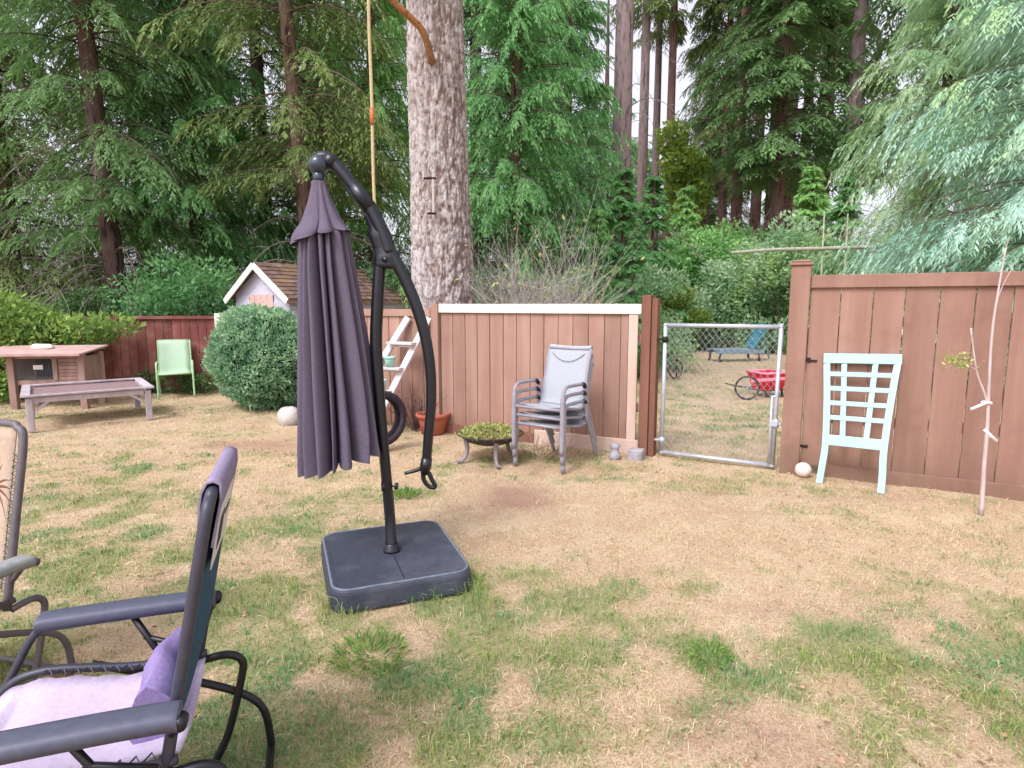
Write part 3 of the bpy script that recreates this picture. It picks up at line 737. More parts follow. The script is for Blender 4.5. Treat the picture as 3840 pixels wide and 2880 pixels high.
# ================================================================= MINT LATTICE PANEL (leaning against the fence)
def lattice():
    bl, br = G(3072, 1812), G(3303, 1850)
    tl, tr = FP(3095, 1322, .03), FP(3380, 1325, .03)
    t = thing('lattice_panel', 'pale mint lattice headboard leaning against the brown fence', 'lattice panel', (bl+br)/2)
    at = lambda u, v: (bl*(1-u)+br*u)*(1-v)+(tl*(1-u)+tr*u)*v
    nn = unit(np.cross(br-bl, tl-bl)); nn = nn if nn@FN > 0 else -nn
    # the lattice stands on splayed legs: legs splay outward at the foot
    def leg(sd):
        u = 0.02 if sd < 0 else .98
        uu = [u+(-.0*sd), u, u, u]
        pth = [at(0 if sd < 0 else 1, 0), at(.035 if sd < 0 else .985, .13), at(.07 if sd < 0 else .955, .30), at(.06 if sd < 0 else .955, .62), at(.03 if sd < 0 else .975, .93)]
        p = bez(pth, 6); m = MB()
        ux = unit(br-bl); w = .027
        for off in ():
            pass
        rows = []
        for q in p:
            rows.append([q-ux*w+nn*.013, q+ux*w+nn*.013, q+ux*w-nn*.013, q-ux*w-nn*.013, q-ux*w+nn*.013])
        m.grid(np.array(rows), smooth=False); n = len(rows)
        m.add([rows[0][k] for k in range(4)], [(0, 1, 2, 3)]); m.add([rows[-1][k] for k in range(4)], [(3, 2, 1, 0)])
        m.build('leg', 'mint_paint', t)
    leg(-1); leg(1)
    ux = unit(br-bl)
    def rail(v, u0, u1, h, th=.016, name='rail', off=0.0):
        a, b = at(u0, v), at(u1, v); m = MB(); m.bar(a+nn*off, b+nn*off, h, th*2, up=nn, bev=.003); m.build(name, 'mint_paint', t)
    rail(.955, -.02, 1.02, .09, .017, 'top_rail', .002)
    rail(.335, .08, .95, .095, .015, 'bottom_rail')
    for v in (.835, .725, .615, .505): rail(v, .07, .95, .043, .009, 'slat', .006)
    for u0, u1 in ((.27, .33), (.69, .68)):
        m = MB(); m.bar(at(u1, .34), at(u0, .93), .02, .046, up=nn, bev=.003) if 0 else m.bar(at(u1, .34), at(u0, .93), .045, .02, up=nn, bev=.003); m.build('upright', 'mint_paint', t)
lattice()

o = MB().ball(G(3010, 1790)+V3(0, 0, .072), .072, 20, (1, 1, .97), 3, .05).build('ball', 'ball'); tag(o, 'scuffed white ball on the grass by the capped fence post', 'ball')

# ================================================================= SAPLING
def sapling():
    Y = 4.44; b = G(3680, 1928)
    q = lambda px, py: P(px, py, Y)
    t = thing('sapling', 'bare thin sapling with white ties in front of the brown fence', 'sapling', b)
    m = MB()
    m.tube(bez([b-V3(0, 0, .02), q(3690, 1750), q(3702, 1600), q(3708, 1450), q(3720, 1250), q(3745, 1080), q(3772, 930)], 5), np.linspace(.0165, .005, 31), 8)
    m.tube(bez([q(3706, 1520), q(3690, 1470), q(3662, 1390), q(3640, 1230)], 5), np.linspace(.010, .005, 16), 6)
    m.tube(bez([q(3735, 1150), q(3752, 1090), q(3805, 985)], 5), np.linspace(.005, .002, 11), 5)
    m.tube(bez([q(3662, 1390), q(3630, 1365), q(3600, 1340)], 5), np.linspace(.004, .002, 11), 5)
    m.tube(bez([q(3766, 960), q(3775, 920), q(3786, 890)], 5), np.linspace(.004, .002, 11), 5)
    m.build('stem', 'sapling', t)
    rng = np.random.default_rng(2); n = 110; c = q(3600, 1352)
    d = nrm(rng.normal(0, 1, (n, 3))+V3(-.2, 0, .1)); p = c+rng.normal(0, 1, (n, 3))*V3(.05, .05, .032); s = nrm(np.cross(d, rng.normal(0, 1, (n, 3))))
    quads('leaves', leafq(p, d, s, rng.uniform(.025, .05, n), rng.uniform(.012, .022, n)), rng.random(n), 'lf_weed', t)
    for (a, c, d) in (((3640, 1535), (3690, 1510), (3720, 1512)), ((3690, 1610), (3712, 1635), (3738, 1655))):
        m = MB(); m.tube(bez([q(*a), q(*c)+V3(0, -.02, 0), q(*d)], 5), .011, 8, flat=.5); m.ball(q(*c), .02, 10, (1, 1, .8)); m.build('tie', 'tie', t)
sapling()

# ================================================================= STACKED SLING CHAIRS (local: x forward, y left, origin under the seat)
def sling_chair(label):
    t = thing('stacking_chair', label, 'chair', (0, 0, 0), 'grey sling chairs stacked by the fence')
    W = .275
    for sd in (1, -1):
        y = W*sd
        m = MB(); m.tube(bez([(.27, y, 0), (.265, y, .3), (.255, y, .56), (.22, y, .625), (.15, y, .645), (-.12, y, .640)], 6), [.025]*12+[.018]*19, 10, flat=1); m.build('arm', 'chairframe', t)
        m = MB(); m.tube(bez([(-.47, y*.93, 0), (-.34, y*.97, .25), (-.20, y, .47), (-.215, y*.985, .64)], 6), .019, 10); m.build('rear_leg', 'chairframe', t)
        m = MB(); m.tube(bez([(-.12, y, .64), (-.17, y, .628), (-.185, y*.99, .6)], 4), .021, 8); m.build('arm_cap', 'blackcap', t)
        m = MB(); m.tube([(.27, y, .0), (.27, y, .035)], .022, 10); m.build('foot_cap', 'galv', t)
    y = .245
    m = MB()
    side = [(.265, .425), (.20, .43), (0, .405), (-.14, .385), (-.205, .42), (-.25, .58), (-.31, .80), (-.365, .97)]
    for sd in (1, -1): m.tube(bez([(a, y*sd, b) for a, b in side], 5), .014, 8)
    m.tube([(.262, -W, .425), (.262, W, .425)], .016, 10); m.tube([(-.36, -y, .965), (-.36, y, .965)], .014, 8); m.tube([(-.19, -W, .40), (-.19, W, .40)], .012, 8);
    m.build('frame', 'chairframe', t)
    sl = bez([(a, 0, b) for a, b in side[1:]]+[(-.395, 0, .985), (-.41, 0, .955)], 8)
    def rows(pth, hw, off=0):
        out = []
        for i, p in enumerate(pth):
            out.append([(p[0]+off, yy*hw, p[2]+.010-.012*(1-yy*yy)) for yy in np.linspace(-1, 1, 9)])
        return np.array(out)
    m = MB(); m.grid(rows(sl, y), thick=.004)
    sg = m.build('sling', 'chairsling', t)
    # curved stitching of the head pad
    m = MB(); pts = []
    for u in np.linspace(-1, 1, 17):
        z = .835+.085*u*u; x = np.interp(z, [.80, .97], [-.31, -.365])+.004
        pts.append((x+.012, u*.19, z))
    m.tube(pts, .0035, 4); m.build('stitching', surf('dark_grey_stitch', lin(120, 122, 132), None, .9, 20, tint=.1, bmp=0), sg)
    return t
def stack():
    fl, fr = G(1922, 1745), G(2105, 1768)
    mid = (fl+fr)/2; yd = unit(fl-fr)       # the chair's left is the far side from its front: facing the camera's left
    fwd = V3(yd[1], -yd[0], 0)
    if fwd[1] > 0: fwd = -fwd
    rz = math.atan2(fwd[1], fwd[0])
    rz += math.radians(-9); fwd = V3(math.cos(rz), math.sin(rz), 0)
    base = mid-fwd*.27+V3(.02, 0, 0)
    ch = sling_chair('bottom grey sling chair of the stack, its legs standing on the grass')
    ch.location = base; ch.rotation_euler = (0, 0, rz)
    for k, lb in ((1, 'middle grey sling chair of the stack by the fence'), (2, 'top grey sling chair of the stack, its whole backrest showing')):
        c = dup(ch, base+fwd*(.014*k)+V3(0, 0, .088*k), rz, lb)
    return
stack()

# ================================================================= THINGS ALONG THE FENCE
def concrete_block(px, py, lab, sz, rz, mat='concrete', name='concrete_block', holes=True):
    c = G(px, py); ax = (V3(math.cos(rz), math.sin(rz), 0), V3(-math.sin(rz), math.cos(rz), 0), V3(0, 0, 1))
    m = MB(); m.box(c+V3(0, 0, sz[2]/2-.01), (sz[0]/2, sz[1]/2, sz[2]/2), ax, .012); 
    if holes:
        for e in (-.25, .25): m.box(c+ax[0]*sz[0]*e+V3(0, 0, sz[2]-.012), (sz[0]*.15, sz[1]*.28, .006), ax, .003, tint=-.6)
    o = m.build(name, mat); return tag(o, lab, 'block')
concrete_block(2385, 1722, 'pale square concrete block at the foot of the gate post', (.15, .13, .12), -.45, 'concrete', holes=False)
def small_lantern(px, py):
    c = G(px, py); m = MB()
    m.lathe([(0, 0), (.055, 0), (.065, .03), (.055, .07), (.04, .10), (.048, .125), (.058, .15), (.03, .175), (.0, .18)], c+V3(0, 0, -.005), 14)
    o = m.build('stone_ornament', 'concrete'); tag(o, 'small grey stone ornament beside the pale concrete block', 'ornament')
small_lantern(2305, 1722)

def fire_bowl():
    c = (G(1715, 1735)+G(1852, 1745))/2+V3(.14, .22, 0); R = .335
    t = thing('fire_bowl', 'rusty black fire bowl on grey legs beside the stacked chairs', 'fire bowl', c)
    m = MB(); m.lathe([(0, .155), (.15, .165), (.25, .20), (.31, .25), (.345, .268), (.355, .274), (.345, .282), (.30, .262), (.24, .215), (.12, .185), (0, .18)], c, 32); m.build('bowl', 'iron', t)
    for a in (205, 285, 45):
        A = math.radians(a); d = V3(math.cos(A), math.sin(A), 0); m = MB()
        m.tube(bez([c+d*.27+V3(0, 0, .23), c+d*.255+V3(0, 0, .14), c+d*.275+V3(0, 0, .05), c+d*.33+V3(0, 0, .0)], 5), np.linspace(.026, .018, 16), 8)
        m.box(c+d*.335+V3(0, 0, .006), (.035, .025, .01), (d, np.cross((0, 0, 1), d), (0, 0, 1)), .004); m.build('leg', 'greyiron', t)
    m = MB(); m.lathe([(0, .255), (.2, .25), (.305, .255)], c, 24); m.build('soil', 'soil', t)
    rng = np.random.default_rng(6); n = 900
    a = rng.uniform(0, 6.28, n); r = .33*np.sqrt(rng.random(n)); hh = .24+.11*(1-(r/.34)**2)*rng.random(n)+.02
    p = c+np.stack([np.cos(a)*r, np.sin(a)*r, hh], -1); d = nrm(rng.normal(0, .7, (n, 3))+np.stack([np.cos(a)*.5, np.sin(a)*.5, .5+0*a], -1)); s = nrm(np.cross(d, rng.normal(0, 1, (n, 3))))
    o = quads('succulent_plant', leafq(p, d, s, rng.uniform(.025, .055, n), rng.uniform(.015, .028, n))-c, rng.random(n), 'lf_weed'); o.location = c; tag(o, 'yellow green succulents growing in the fire bowl', 'plant')
fire_bowl()

def pot(px, py, lab, r, h, mat, name='flower_pot'):
    c = G(px, py) if not isinstance(px, np.ndarray) else px
    m = MB(); m.lathe([(0, 0), (r*.72, 0), (r*.92, h*.80), (r*.92, h*.81), (r*1.04, h*.815), (r*1.06, h), (r*.93, h), (r*.9, h*.86), (0, h*.86)], c, 28)
    o = m.build(name, mat); tag(o, lab, 'pot'); return c
pc = pot(1625, 1622, 'wide terracotta pot of dry soil standing by the fence', .205, .25, 'terracotta')
def twiggy(name, label, c, n, H, spread, mat, seed, r0=.004, cat='dead plant', lean=(0, 0, 0), leaves=0, leafm=None, base=.03, gen=2):
    rng = np.random.default_rng(seed); t = thing(name, label, cat, c); m = MB(); tips = []
    for i in range(n):
        a = rng.uniform(0, 6.28); b = rng.uniform(.1, 1)*spread; h = H*rng.uniform(.5, 1)
        p0 = c+V3(math.cos(a), math.sin(a), 0)*base*rng.random()
        p3 = p0+V3(math.cos(a)*b, math.sin(a)*b, h)+np.asarray(lean)*h
        pm = (p0+p3)/2+rng.normal(0, .06, 3)*H*.6+V3(0, 0, .08*H)
        pth = bez([p0, pm, p3], 4); m.tube(pth, np.linspace(r0, r0*.35, len(pth)), 4, cap=False, tint=rng.random())
        tips.append(p3)
        for g in range(gen*2):
            k = rng.integers(2, len(pth)); q = pth[k]; d = unit(p3-p0)+rng.normal(0, .55, 3); l = H*rng.uniform(.12, .32)
            q1 = q+d*l; qm = (q+q1)/2+rng.normal(0, .05, 3)*l
            m.tube([q, qm, q1], [r0*.5, r0*.4, r0*.25], 3, cap=False, tint=rng.random()); tips.append(q1)
            q2 = qm+(d+rng.normal(0, .6, 3))*l*.5; m.tube([qm, q2], [r0*.35, r0*.2], 3, cap=False, tint=rng.random())
    m.build('stems', mat, t)
    if leaves:
        tp = np.array(tips); k = rng.integers(0, len(tp), leaves); p = tp[k]+rng.normal(0, 1, (leaves, 3))*H*.05
        d = nrm(rng.normal(0, 1, (leaves, 3))); s = nrm(np.cross(d, rng.normal(0, 1, (leaves, 3))))
        quads('leaves', leafq(p, d, s, rng.uniform(.6, 1.2, leaves)*H*.05, rng.uniform(.4, .8, leaves)*H*.035), rng.random(leaves), leafm, t)
    return t
twiggy('withered_plant', 'dark withered plant sprawling between the ladder and the terracotta pot', FS(-2.9, 0, .12), 26, .5, .38, 'bark_dark', 11, .005, leaves=160, leafm='lf_brown')
twiggy('withered_plant', 'brown dry weeds under the stacked chairs', G(2010, 1690), 40, .16, .3, 'twig', 12, .003, leaves=500, leafm='lf_brown', base=.4, gen=1)

def ladder():
    t = thing('wooden_ladder', 'chalky wooden ladder leaning against the fence and holding mint pots', 'ladder', G(1445, 1540))
    top = FP(1528, 1190, .04); topr = FP(1600, 1200, .04)
    bl = FP(1378, 1470, .62); br = FP(1495, 1515, .55)
    bl[2] = 0; br[2] = 0
    bl = FS(-3.72, 0, .62); br = FS(-3.22, 0, .62); top = FS(-3.02, 1.43, .045); topr = FS(-2.70, 1.43, .045)
    at = lambda u, v: (bl*(1-u)+br*u)*(1-v)+(top*(1-u)+topr*u)*v
    nn = unit(np.cross(br-bl, top-bl)); nn = nn if nn@FN > 0 else -nn
    for u in (0, 1):
        m = MB(); m.bar(at(u, 0), at(u, 1.0), .095, .036, up=nn, bev=.004, tint=.6); m.build('side_rail', 'ladderwood', t)
    pots = []
    for v, w in ((.16, 1), (.37, 1), (.565, 1), (.78, 1)):
        a, b = at(-.06, v), at(1.06, v); dirf = V3(0, 0, 0)+FN*.05
        m = MB(); m.bar(a+dirf, b+dirf, .13, .03, bev=.003, tint=.5); m.bar(a+nn*.03-V3(0, 0, .03), b+nn*.03-V3(0, 0, .03), .02, .06, bev=.003, tint=.7); m.build('rung', 'ladderwood', t)
        pots.append((a+dirf, b+dirf))
    a, b = pots[2]; z = V3(0, 0, .0155)
    pot(a*.42+b*.58+z, 0, 'mint glazed pot on the upper rung beside the pale rail', .072, .13, 'mint_pot'); pot(a*.80+b*.20+z, 0, 'mint glazed pot on the upper rung, half hidden by the parasol pole', .066, .12, 'mint_pot')
    a, b = pots[1]
    pot(a*.30+b*.70+z, 0, 'mint glazed pot on the lower rung just above the tyre', .07, .13, 'mint_pot')
ladder()

def tyre_swing():
    Y = 6.45; top = P(1405, 1465, Y); bot = P(1420, 1672, Y); R = (top[2]-bot[2])/2
    c = V3(P(1428, 1568, Y)[0], Y, (top[2]+bot[2])/2)
    t = thing('tyre_swing', 'old tyre swing hanging on a tan rope behind the parasol', 'tyre swing', c)
    # tyre: standing ring whose axle points to the side and a little to the viewer
    ax = unit(V3(.72, -.69, .02))
    Ri = R-.085; w = .075
    prof = [(Ri, -w*.7), (Ri+.02, -w*.98), (R-.03, -w), (R-.006, -w*.8), (R, -w*.35), (R, w*.35), (R-.006, w*.8), (R-.03, w), (Ri+.02, w*.98), (Ri, w*.7), (Ri+.03, w*.45), (R-.025, w*.5), (R-.025, -w*.5), (Ri+.03, -w*.45)]
    m = MB(); m.lathe(prof, c, 48, ax, close=True); m.build('tyre', 'rubber', t)
    rt = c+V3(0, 0, R-.03)
    m = MB(); zt = 5.75; pts = [rt+V3(0, 0, -.01)]+[V3(rt[0]+.004*math.sin(k*1.7), rt[1], rt[2]+(zt-rt[2])*k/14) for k in range(1, 15)]
    m.tube(pts, .017, 8); m.tube(bez([rt+V3(0, 0, .14), rt+V3(.05, .02, 0), rt+V3(.0, .0, -.05), rt+V3(-.05, -.02, 0), rt+V3(0, 0, .14)], 5), .014, 7)
    for z in (.45, .62): m.ball(V3(rt[0], rt[1], rt[2]+z), .026, 8)
    m.build('rope', 'rope', t)
    z1, z0 = P(1375, 405, Y)[2], P(1375, 470, Y)[2]
    m = MB(); m.tube([V3(rt[0], rt[1], z0), V3(rt[0], rt[1], z1)], .022, 8); m.build('tape', 'tape', t)
    return rt
SWING = tyre_swing()

o = MB().ball(G(1080, 1592)+V3(0, .05, .10), .15, 20, (1.05, .8, .95), 5, .25).build('rock', 'rock'); tag(o, 'pale rock on the lawn beside the round bush', 'rock')

# ================================================================= HUTCH, BENCH, GREEN CHAIR
def hutch():
    a = G(60, 1532); d = unit(G(380, 1490)-a); d = unit(V3(.99, .12, 0)); n = V3(d[1], -d[0], 0)
    t = thing('rabbit_hutch', 'weathered wooden rabbit hutch with a pinkish sloping roof', 'hutch', a)
    at = lambda s, z, o=0: a+d*s+n*o+V3(0, 0, z)
    A = (d, n, (0, 0, 1)); Lh = 1.0; D = .5
    def bx(s0, s1, z0, z1, o0, o1, name, mat, tint=.5, m=None):
        mm = m or MB(); mm.box(at((s0+s1)/2, (z0+z1)/2, (o0+o1)/2), ((s1-s0)/2, abs(o1-o0)/2, (z1-z0)/2), A, .004, tint)
        return mm if m else mm.build(name, mat, t)
    for s in (-.0, Lh):
        for o in (0, -D): bx(s-.05, s+.05, -.02, .84, o-.04, o+.04, 'leg', 'hutchwood', random.random())
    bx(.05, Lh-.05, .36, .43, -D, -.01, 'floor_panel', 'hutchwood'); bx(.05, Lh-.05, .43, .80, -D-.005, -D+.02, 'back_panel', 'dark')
    bx(-.02, .02, .43, .80, -D+.04, -.04, 'side_panel', 'hutchwood'); bx(Lh-.02, Lh+.02, .36, .80, -D+.04, -.04, 'side_panel', 'hutchwood')
    bx(.05, Lh-.05, .765, .84, -.03, .01, 'front_rail', 'hutchwood')
    bx(.58, .65, .43, .765, -.03, .012, 'divider', 'hutchwood')
    dr = MB()
    for k in range(6): bx(.655, Lh-.055, .434+k*.055, .434+k*.055+.051, -.022, -.002, '', '', random.random(), dr)
    dr.build('slatted_door', 'hutchwood', t)
    w = MB()
    for k in range(22): w.tube([at(.06+k*.024, .435, -.01), at(.06+k*.024, .765, -.01)], .0012, 3, cap=False)
    for k in range(13): w.tube([at(.05, .44+k*.025, -.012), at(.58, .44+k*.025, -.012)], .0012, 3, cap=False)
    w.build('wire_front', 'wire', t)
    bx(.30, .44, .60, .67, -.009, .002, 'tag_plate', 'tag')
    m = MB(); c = at(Lh/2-.16, .885, -D/2+.08); sl = unit(V3(n[0], n[1], -.10)); m.box(c, (Lh/2+.28, D/2+.15, .014), (d, sl, np.cross(d, sl)), .004); m.build('roof', 'hutchroof', t)
    m = MB(); m.box(c+sl*(D/2+.165), (Lh/2+.28, .012, .022), (d, sl, np.cross(d, sl)), .004); m.build('fascia', 'hutchroof', t)
    o = MB().ball(c+V3(-.02, 0, .04)-sl*.05, .13, 18, (1.3, .8, .42), 8, .3).build('folded_cloth', 'rag'); tag(o, 'crumpled white cloth lying on the hutch roof', 'cloth')
hutch()

def bench():
    fl, fr = G(120, 1618), G(562, 1573); d = unit(fr-fl); n = V3(-d[1], d[0], 0); Lb = np.linalg.norm(fr-fl); D = 1.25; H = .44
    t = thing('potting_bench', 'low weathered grey table frame on the grass in front of the hutch', 'bench', (fl+fr)/2+n*D/2)
    A = (d, n, (0, 0, 1))
    at = lambda s, o, z: fl+d*s+n*o+V3(0, 0, z)
    for s in (0, Lb):
        for o in (0, D):
            m = MB(); m.box(at(s, o, H/2-.01), (.037, .037, H/2-.01), A, .006, random.random()); m.build('leg', 'weather', t)
    for o in (0, D):
        m = MB(); m.box(at(Lb/2, o, H-.045), (Lb/2-.047, .016, .035), A, .004, .6); m.build('rail', 'weather', t)
    for s in (0, Lb):
        m = MB(); m.box(at(s, D/2, H-.045), (.016, D/2-.047, .035), A, .004, .4); m.build('rail', 'weather', t)
    m = MB()
    for o in (-.01, D+.01): m.box(at(Lb/2, o, H+.012), (Lb/2+.08, .05, .012), A, .004, random.random())
    for s in (-.03, Lb+.03): m.box(at(s, D/2, H+.013), (.05, D/2-.062, .012), A, .004, random.random())
    m.build('top_frame', 'weather', t)
    m = MB(); m.box(at(Lb/2, D/2+.08, H-.02), (Lb/2-.03, D/2-.14, .006), A, .002); m.build('mesh_top', 'tablemesh', t)
    for s, o in ((.08, .03), (Lb-.08, .03)):
        pass
    for e in (.06, Lb-.06):
        m = MB(); m.bar(at(e, .0, H-.18), at(e+(.14 if e < .5 else -.14), .0, H-.07), .03, .03, up=n); m.build('brace', 'weather', t)
bench()

def green_chair():
    fr, fl = G(700, 1490), G(572, 1462)
    b = V3(-5.86, 10.42, 0); rz = math.radians(-62)
    t = thing('garden_chair', 'light green metal sling chair in front of the red fence', 'chair', (0, 0, 0))
    W = .27
    for sd in (1, -1):
        y = W*sd; m = MB()
        m.tube(bez([(.27, y, 0), (.27, y, .35), (.26, y, .55), (.22, y, .6), (.1, y, .61), (-.17, y, .6)], 5), .016, 8); m.build('arm', 'green_metal', t)
        m = MB(); m.tube(bez([(-.38, y*.95, 0), (-.27, y, .25), (-.19, y, .45)], 5), .015, 8); m.build('rear_leg', 'green_metal', t)
    m = MB()
    for sd in (1, -1): m.tube(bez([(.26, .25*sd, .42), (0, .25*sd, .40), (-.18, .25*sd, .40), (-.24, .25*sd, .6), (-.34, .25*sd, .96)], 5), .014, 8)
    m.tube([(.265, -W, .42), (.265, W, .42)], .017, 8); m.tube([(-.34, -.25, .96), (-.34, .25, .96)], .014, 8); m.build('frame', 'green_metal', t)
    pth = bez([(.25, 0, .42), (0, 0, .40), (-.18, 0, .40), (-.24, 0, .6), (-.34, 0, .955)], 6)
    m = MB(); m.grid(np.array([[(p[0]+.006, yy, p[2]+.008) for yy in np.linspace(-.24, .24, 6)] for p in pth]), thick=.004); m.build('sling', 'green_sling', t)
    t.location = b; t.rotation_euler = (0, 0, rz)
green_chair()

# ================================================================= RECLINERS (local: x forward, y to the side, origin under the back pivot)
def recliner(label, cseat, cback, cpad, frame, pad=True, palm=False):
    t = thing('recliner_chair', label, 'recliner', (0, 0, 0))
    W = .255
    top = V3(-.115, 0, 1.12); bot = V3(.03, 0, .40); bd = unit(top-bot)
    nb = unit(np.cross(bd, V3(0, 1, 0))); nb = nb if nb[0] > 0 else -nb      # towards the sitter
    m = MB()
    m.tube(bez([(bot[0], -W, bot[2]), tuple(bot+bd*.35+V3(0, -W, 0)), tuple(top-bd*.07+V3(0, -W, 0)), tuple(top-bd*.015+V3(0, -W+.035, 0)), tuple(top+V3(0, -W+.09, 0)), tuple(top+V3(0, W-.09, 0)), tuple(top-bd*.015+V3(0, W-.035, 0)), tuple(top-bd*.07+V3(0, W, 0)), tuple(bot+bd*.35+V3(0, W, 0)), (bot[0], W, bot[2])], 5), .0155, 10, flat=1.0)
    m.build('back_frame', frame, t)
    m = MB()
    for sd in (1, -1): m.tube(bez([(.0, W*sd, .43), (.2, W*sd, .425), (.46, W*sd, .46), (.58, W*sd, .40), (.68, W*sd, .2)], 6), .0135, 9)
    m.tube([(.68, -W, .2), (.68, W, .2)], .0135, 9); m.build('seat_frame', frame, t)
    # back sling
    hw = W-.035; Lb = float(np.linalg.norm(top-bot)); rows = []
    for v in np.linspace(.08, Lb-.02, 16):
        sag = .028*math.sin(math.pi*v/Lb)
        rows.append([bot+bd*v+V3(0, u*hw, 0)-nb*(sag*(1-u*u)) for u in np.linspace(-1, 1, 9)])
    m = MB(); m.grid(np.array(rows), thick=.004); bs = m.build('back_sling', cback, t)
    if palm:
        # printed palm on the sling
        rng = np.random.default_rng(3); m = MB()
        at = lambda u, v: bot+bd*v+V3(0, u, 0)-nb*(.028*math.sin(math.pi*v/Lb)*(1-(u/hw)**2))+nb*.004
        tr = [at(.10+.02*math.sin(v*6), v) for v in np.linspace(.2, .47, 8)]
        m.tube(tr, .009, 5, flat=.15, up=(0, 1, 0))
        for k in range(11):
            a = -2.9+k*.53; l = .17*rng.uniform(.8, 1.2)
            pts = [at(min(.21, .11+l*s*math.cos(a)*1.0), .47+l*s*math.sin(a)*.8-.05*s*s) for s in np.linspace(0, 1, 7)]
            m.tube(pts, np.linspace(.011, .002, 7), 4, flat=.2)
        m.build('palm_print', 'palmprint', bs)
    # lacing cord, back and seat
    for sd in (1, -1):
        m = MB(); pts = []
        for k in range(41):
            v = .1+(Lb-.22)*k/40; u = (W if k % 2 else hw-.004)*sd
            pts.append(bot+bd*v+V3(0, u, 0)+nb*(.012 if k % 2 else .004))
        m.tube(pts, .0032, 4, cap=False); m.build('back_lacing', 'cord', t); m = MB()
        pts = []
        for k in range(25):
            x = .03+.43*k/24; u = (W if k % 2 else hw-.004)*sd; z = np.interp(x, [0, .2, .46], [.43, .425, .46])
            pts.append((x, u, z+.008))
        m.tube(pts, .0032, 4, cap=False); m.build('seat_lacing', 'cord', t)
    # seat sling with scalloped edge
    rows = []
    for x, z in bez([(.0, 0, .43), (.2, 0, .42), (.46, 0, .455), (.58, 0, .40), (.66, 0, .23)], 10)[:, [0, 2]]:
        e = hw-.002+.008*math.cos(x*70)
        rows.append([(x, u*e, z-.035*(1-u*u)*(1 if x < .5 else .4)) for u in np.linspace(-1, 1, 11)])
    m = MB(); m.grid(np.array(rows), thick=.004); m.build('seat_sling', cseat, t)
    # arms
    for sd in (1, -1):
        y = .315*sd; m = MB()
        pth = bez([(-.03, y, .592), (.0, y, .60), (.2, y, .604), (.45, y, .603), (.485, y, .597)], 5)
        rows = []
        for i, p in enumerate(pth):
            w = .041*min(1, (.35+i*.5), (.35+(len(pth)-1-i)*.4))
            rows.append([p+V3(0, a*w, b) for a, b in ((-1, 0), (-.85, .012), (-.5, .016), (.5, .016), (.85, .012), (1, 0), (.92, -.026), (-.92, -.026), (-1, 0))])
        m.grid(np.array(rows)); n = 9
        m.add(rows[0][:8], [tuple(range(8))]); m.add(rows[-1][:8], [tuple(range(8))[::-1]])
        m.build('armrest', 'rearm' if not palm else 'palearm', t)
        # front support from the arm down past the seat to the front foot, and the plates under the arm
        m = MB(); m.tube(bez([(.44, y, .59), (.50, y, .55), (.56, y*.98, .44), (.64, y*.96, .3)], 5), .0125, 9); m.build('arm_support', frame, t)
        m = MB(); m.tube([(-.02, y, .585), (.01, W*sd, .50)], .011, 8); m.bar((.18, y*.97, .585), (.28, y*.97, .585), .03, .03); m.tube([(.22, y*.96, .58), (.15, y*.93, .44), (.12, y*.93, .41)], .011, 8); m.tube([(.19, y*.95, .5), (.04, y*.9, .44)], .009, 8)
        m.tube([(-.03, y*1.0, .585), (-.03, y*1.12, .585)], .017, 10)
        m.build('arm_bracket', 'reblack' if frame != 'greyrail' else frame, t)
    fr = 'reblack' if frame != 'greyrail' else frame
    for sd in (1, -1):
        y = .285*sd
        m = MB(); m.tube(bez([(.34, y, .44), (.1, y, .34), (-.08, y, .25), (-.16, y, .17), (-.18, y, .05), (-.18, y, .012)], 6), .0135, 9); m.build('leg', fr, t)
        m = MB(); m.tube(bez([(.02, y*.93, .40), (-.06, y*.93, .405), (-.105, y*.93, .375), (-.10, y*.93, .31), (-.05, y*.93, .12), (.0, y*.93, .012)], 6), .0135, 9); m.build('leg', fr, t)
        m = MB(); m.tube([(.10, y*.9, .43), (.42, y*.9, .012)], .012, 9); m.build('leg', fr, t)
    for x_, y_ in ((-.18, .29), (.0, .27), (.42, .262)):
        m = MB(); m.tube([(x_, -y_, .013), (x_, y_, .013)], .0135, 9); m.build('floor_bar', fr, t)
    if pad:
        # lumbar pad: a soft wedge hanging on the lower back
        rows = []
        prof = [(.035, .40), (.08, .385), (.125, .395), (.14, .43), (.13, .49), (.105, .54), (.075, .56), (.045, .53), (.02, .50), (.02, .46), (.035, .40)]
        us = np.linspace(-1, .42, 13)
        for a, z in prof:
            rows.append([(a*(1-.12*u**4)+.012+.01*math.sin(u*5+z*9), u*.25, z+.014*math.sin(u*4+a*20)-.01*u*u) for u in us])
        m = MB(); m.grid(np.array(rows)); m.add([r[0] for r in rows[:-1]], [tuple(range(len(rows)-1))]); m.add([r[-1] for r in rows[:-1]], [tuple(range(len(rows)-1))[::-1]]); m.build('lumbar_pad', cpad, t)
        # head cover folded over the top, with the maker's tag on the rear
        rows = []
        for v, o in ((-.10, .022), (-.05, .028), (-.01, .03), (.018, .018), (.024, 0), (.018, -.02), (-.02, -.028), (-.08, -.026), (-.15, -.024)):
            rows.append([top+bd*v+nb*o*.75+V3(0, u*(W-.05), 0) for u in np.linspace(-1, 1, 9)])
        m = MB(); m.grid(np.array(rows), thick=.005); hc = m.build('head_cover', 'coverlilac', t)
        m = MB(); cc = top-bd*.135-nb*.0245; m.box(cc+V3(0, .02, 0), (.085, .16, .0015), (bd, (0, 1, 0), nb), 0); m.build('tag', 'tag', hc)
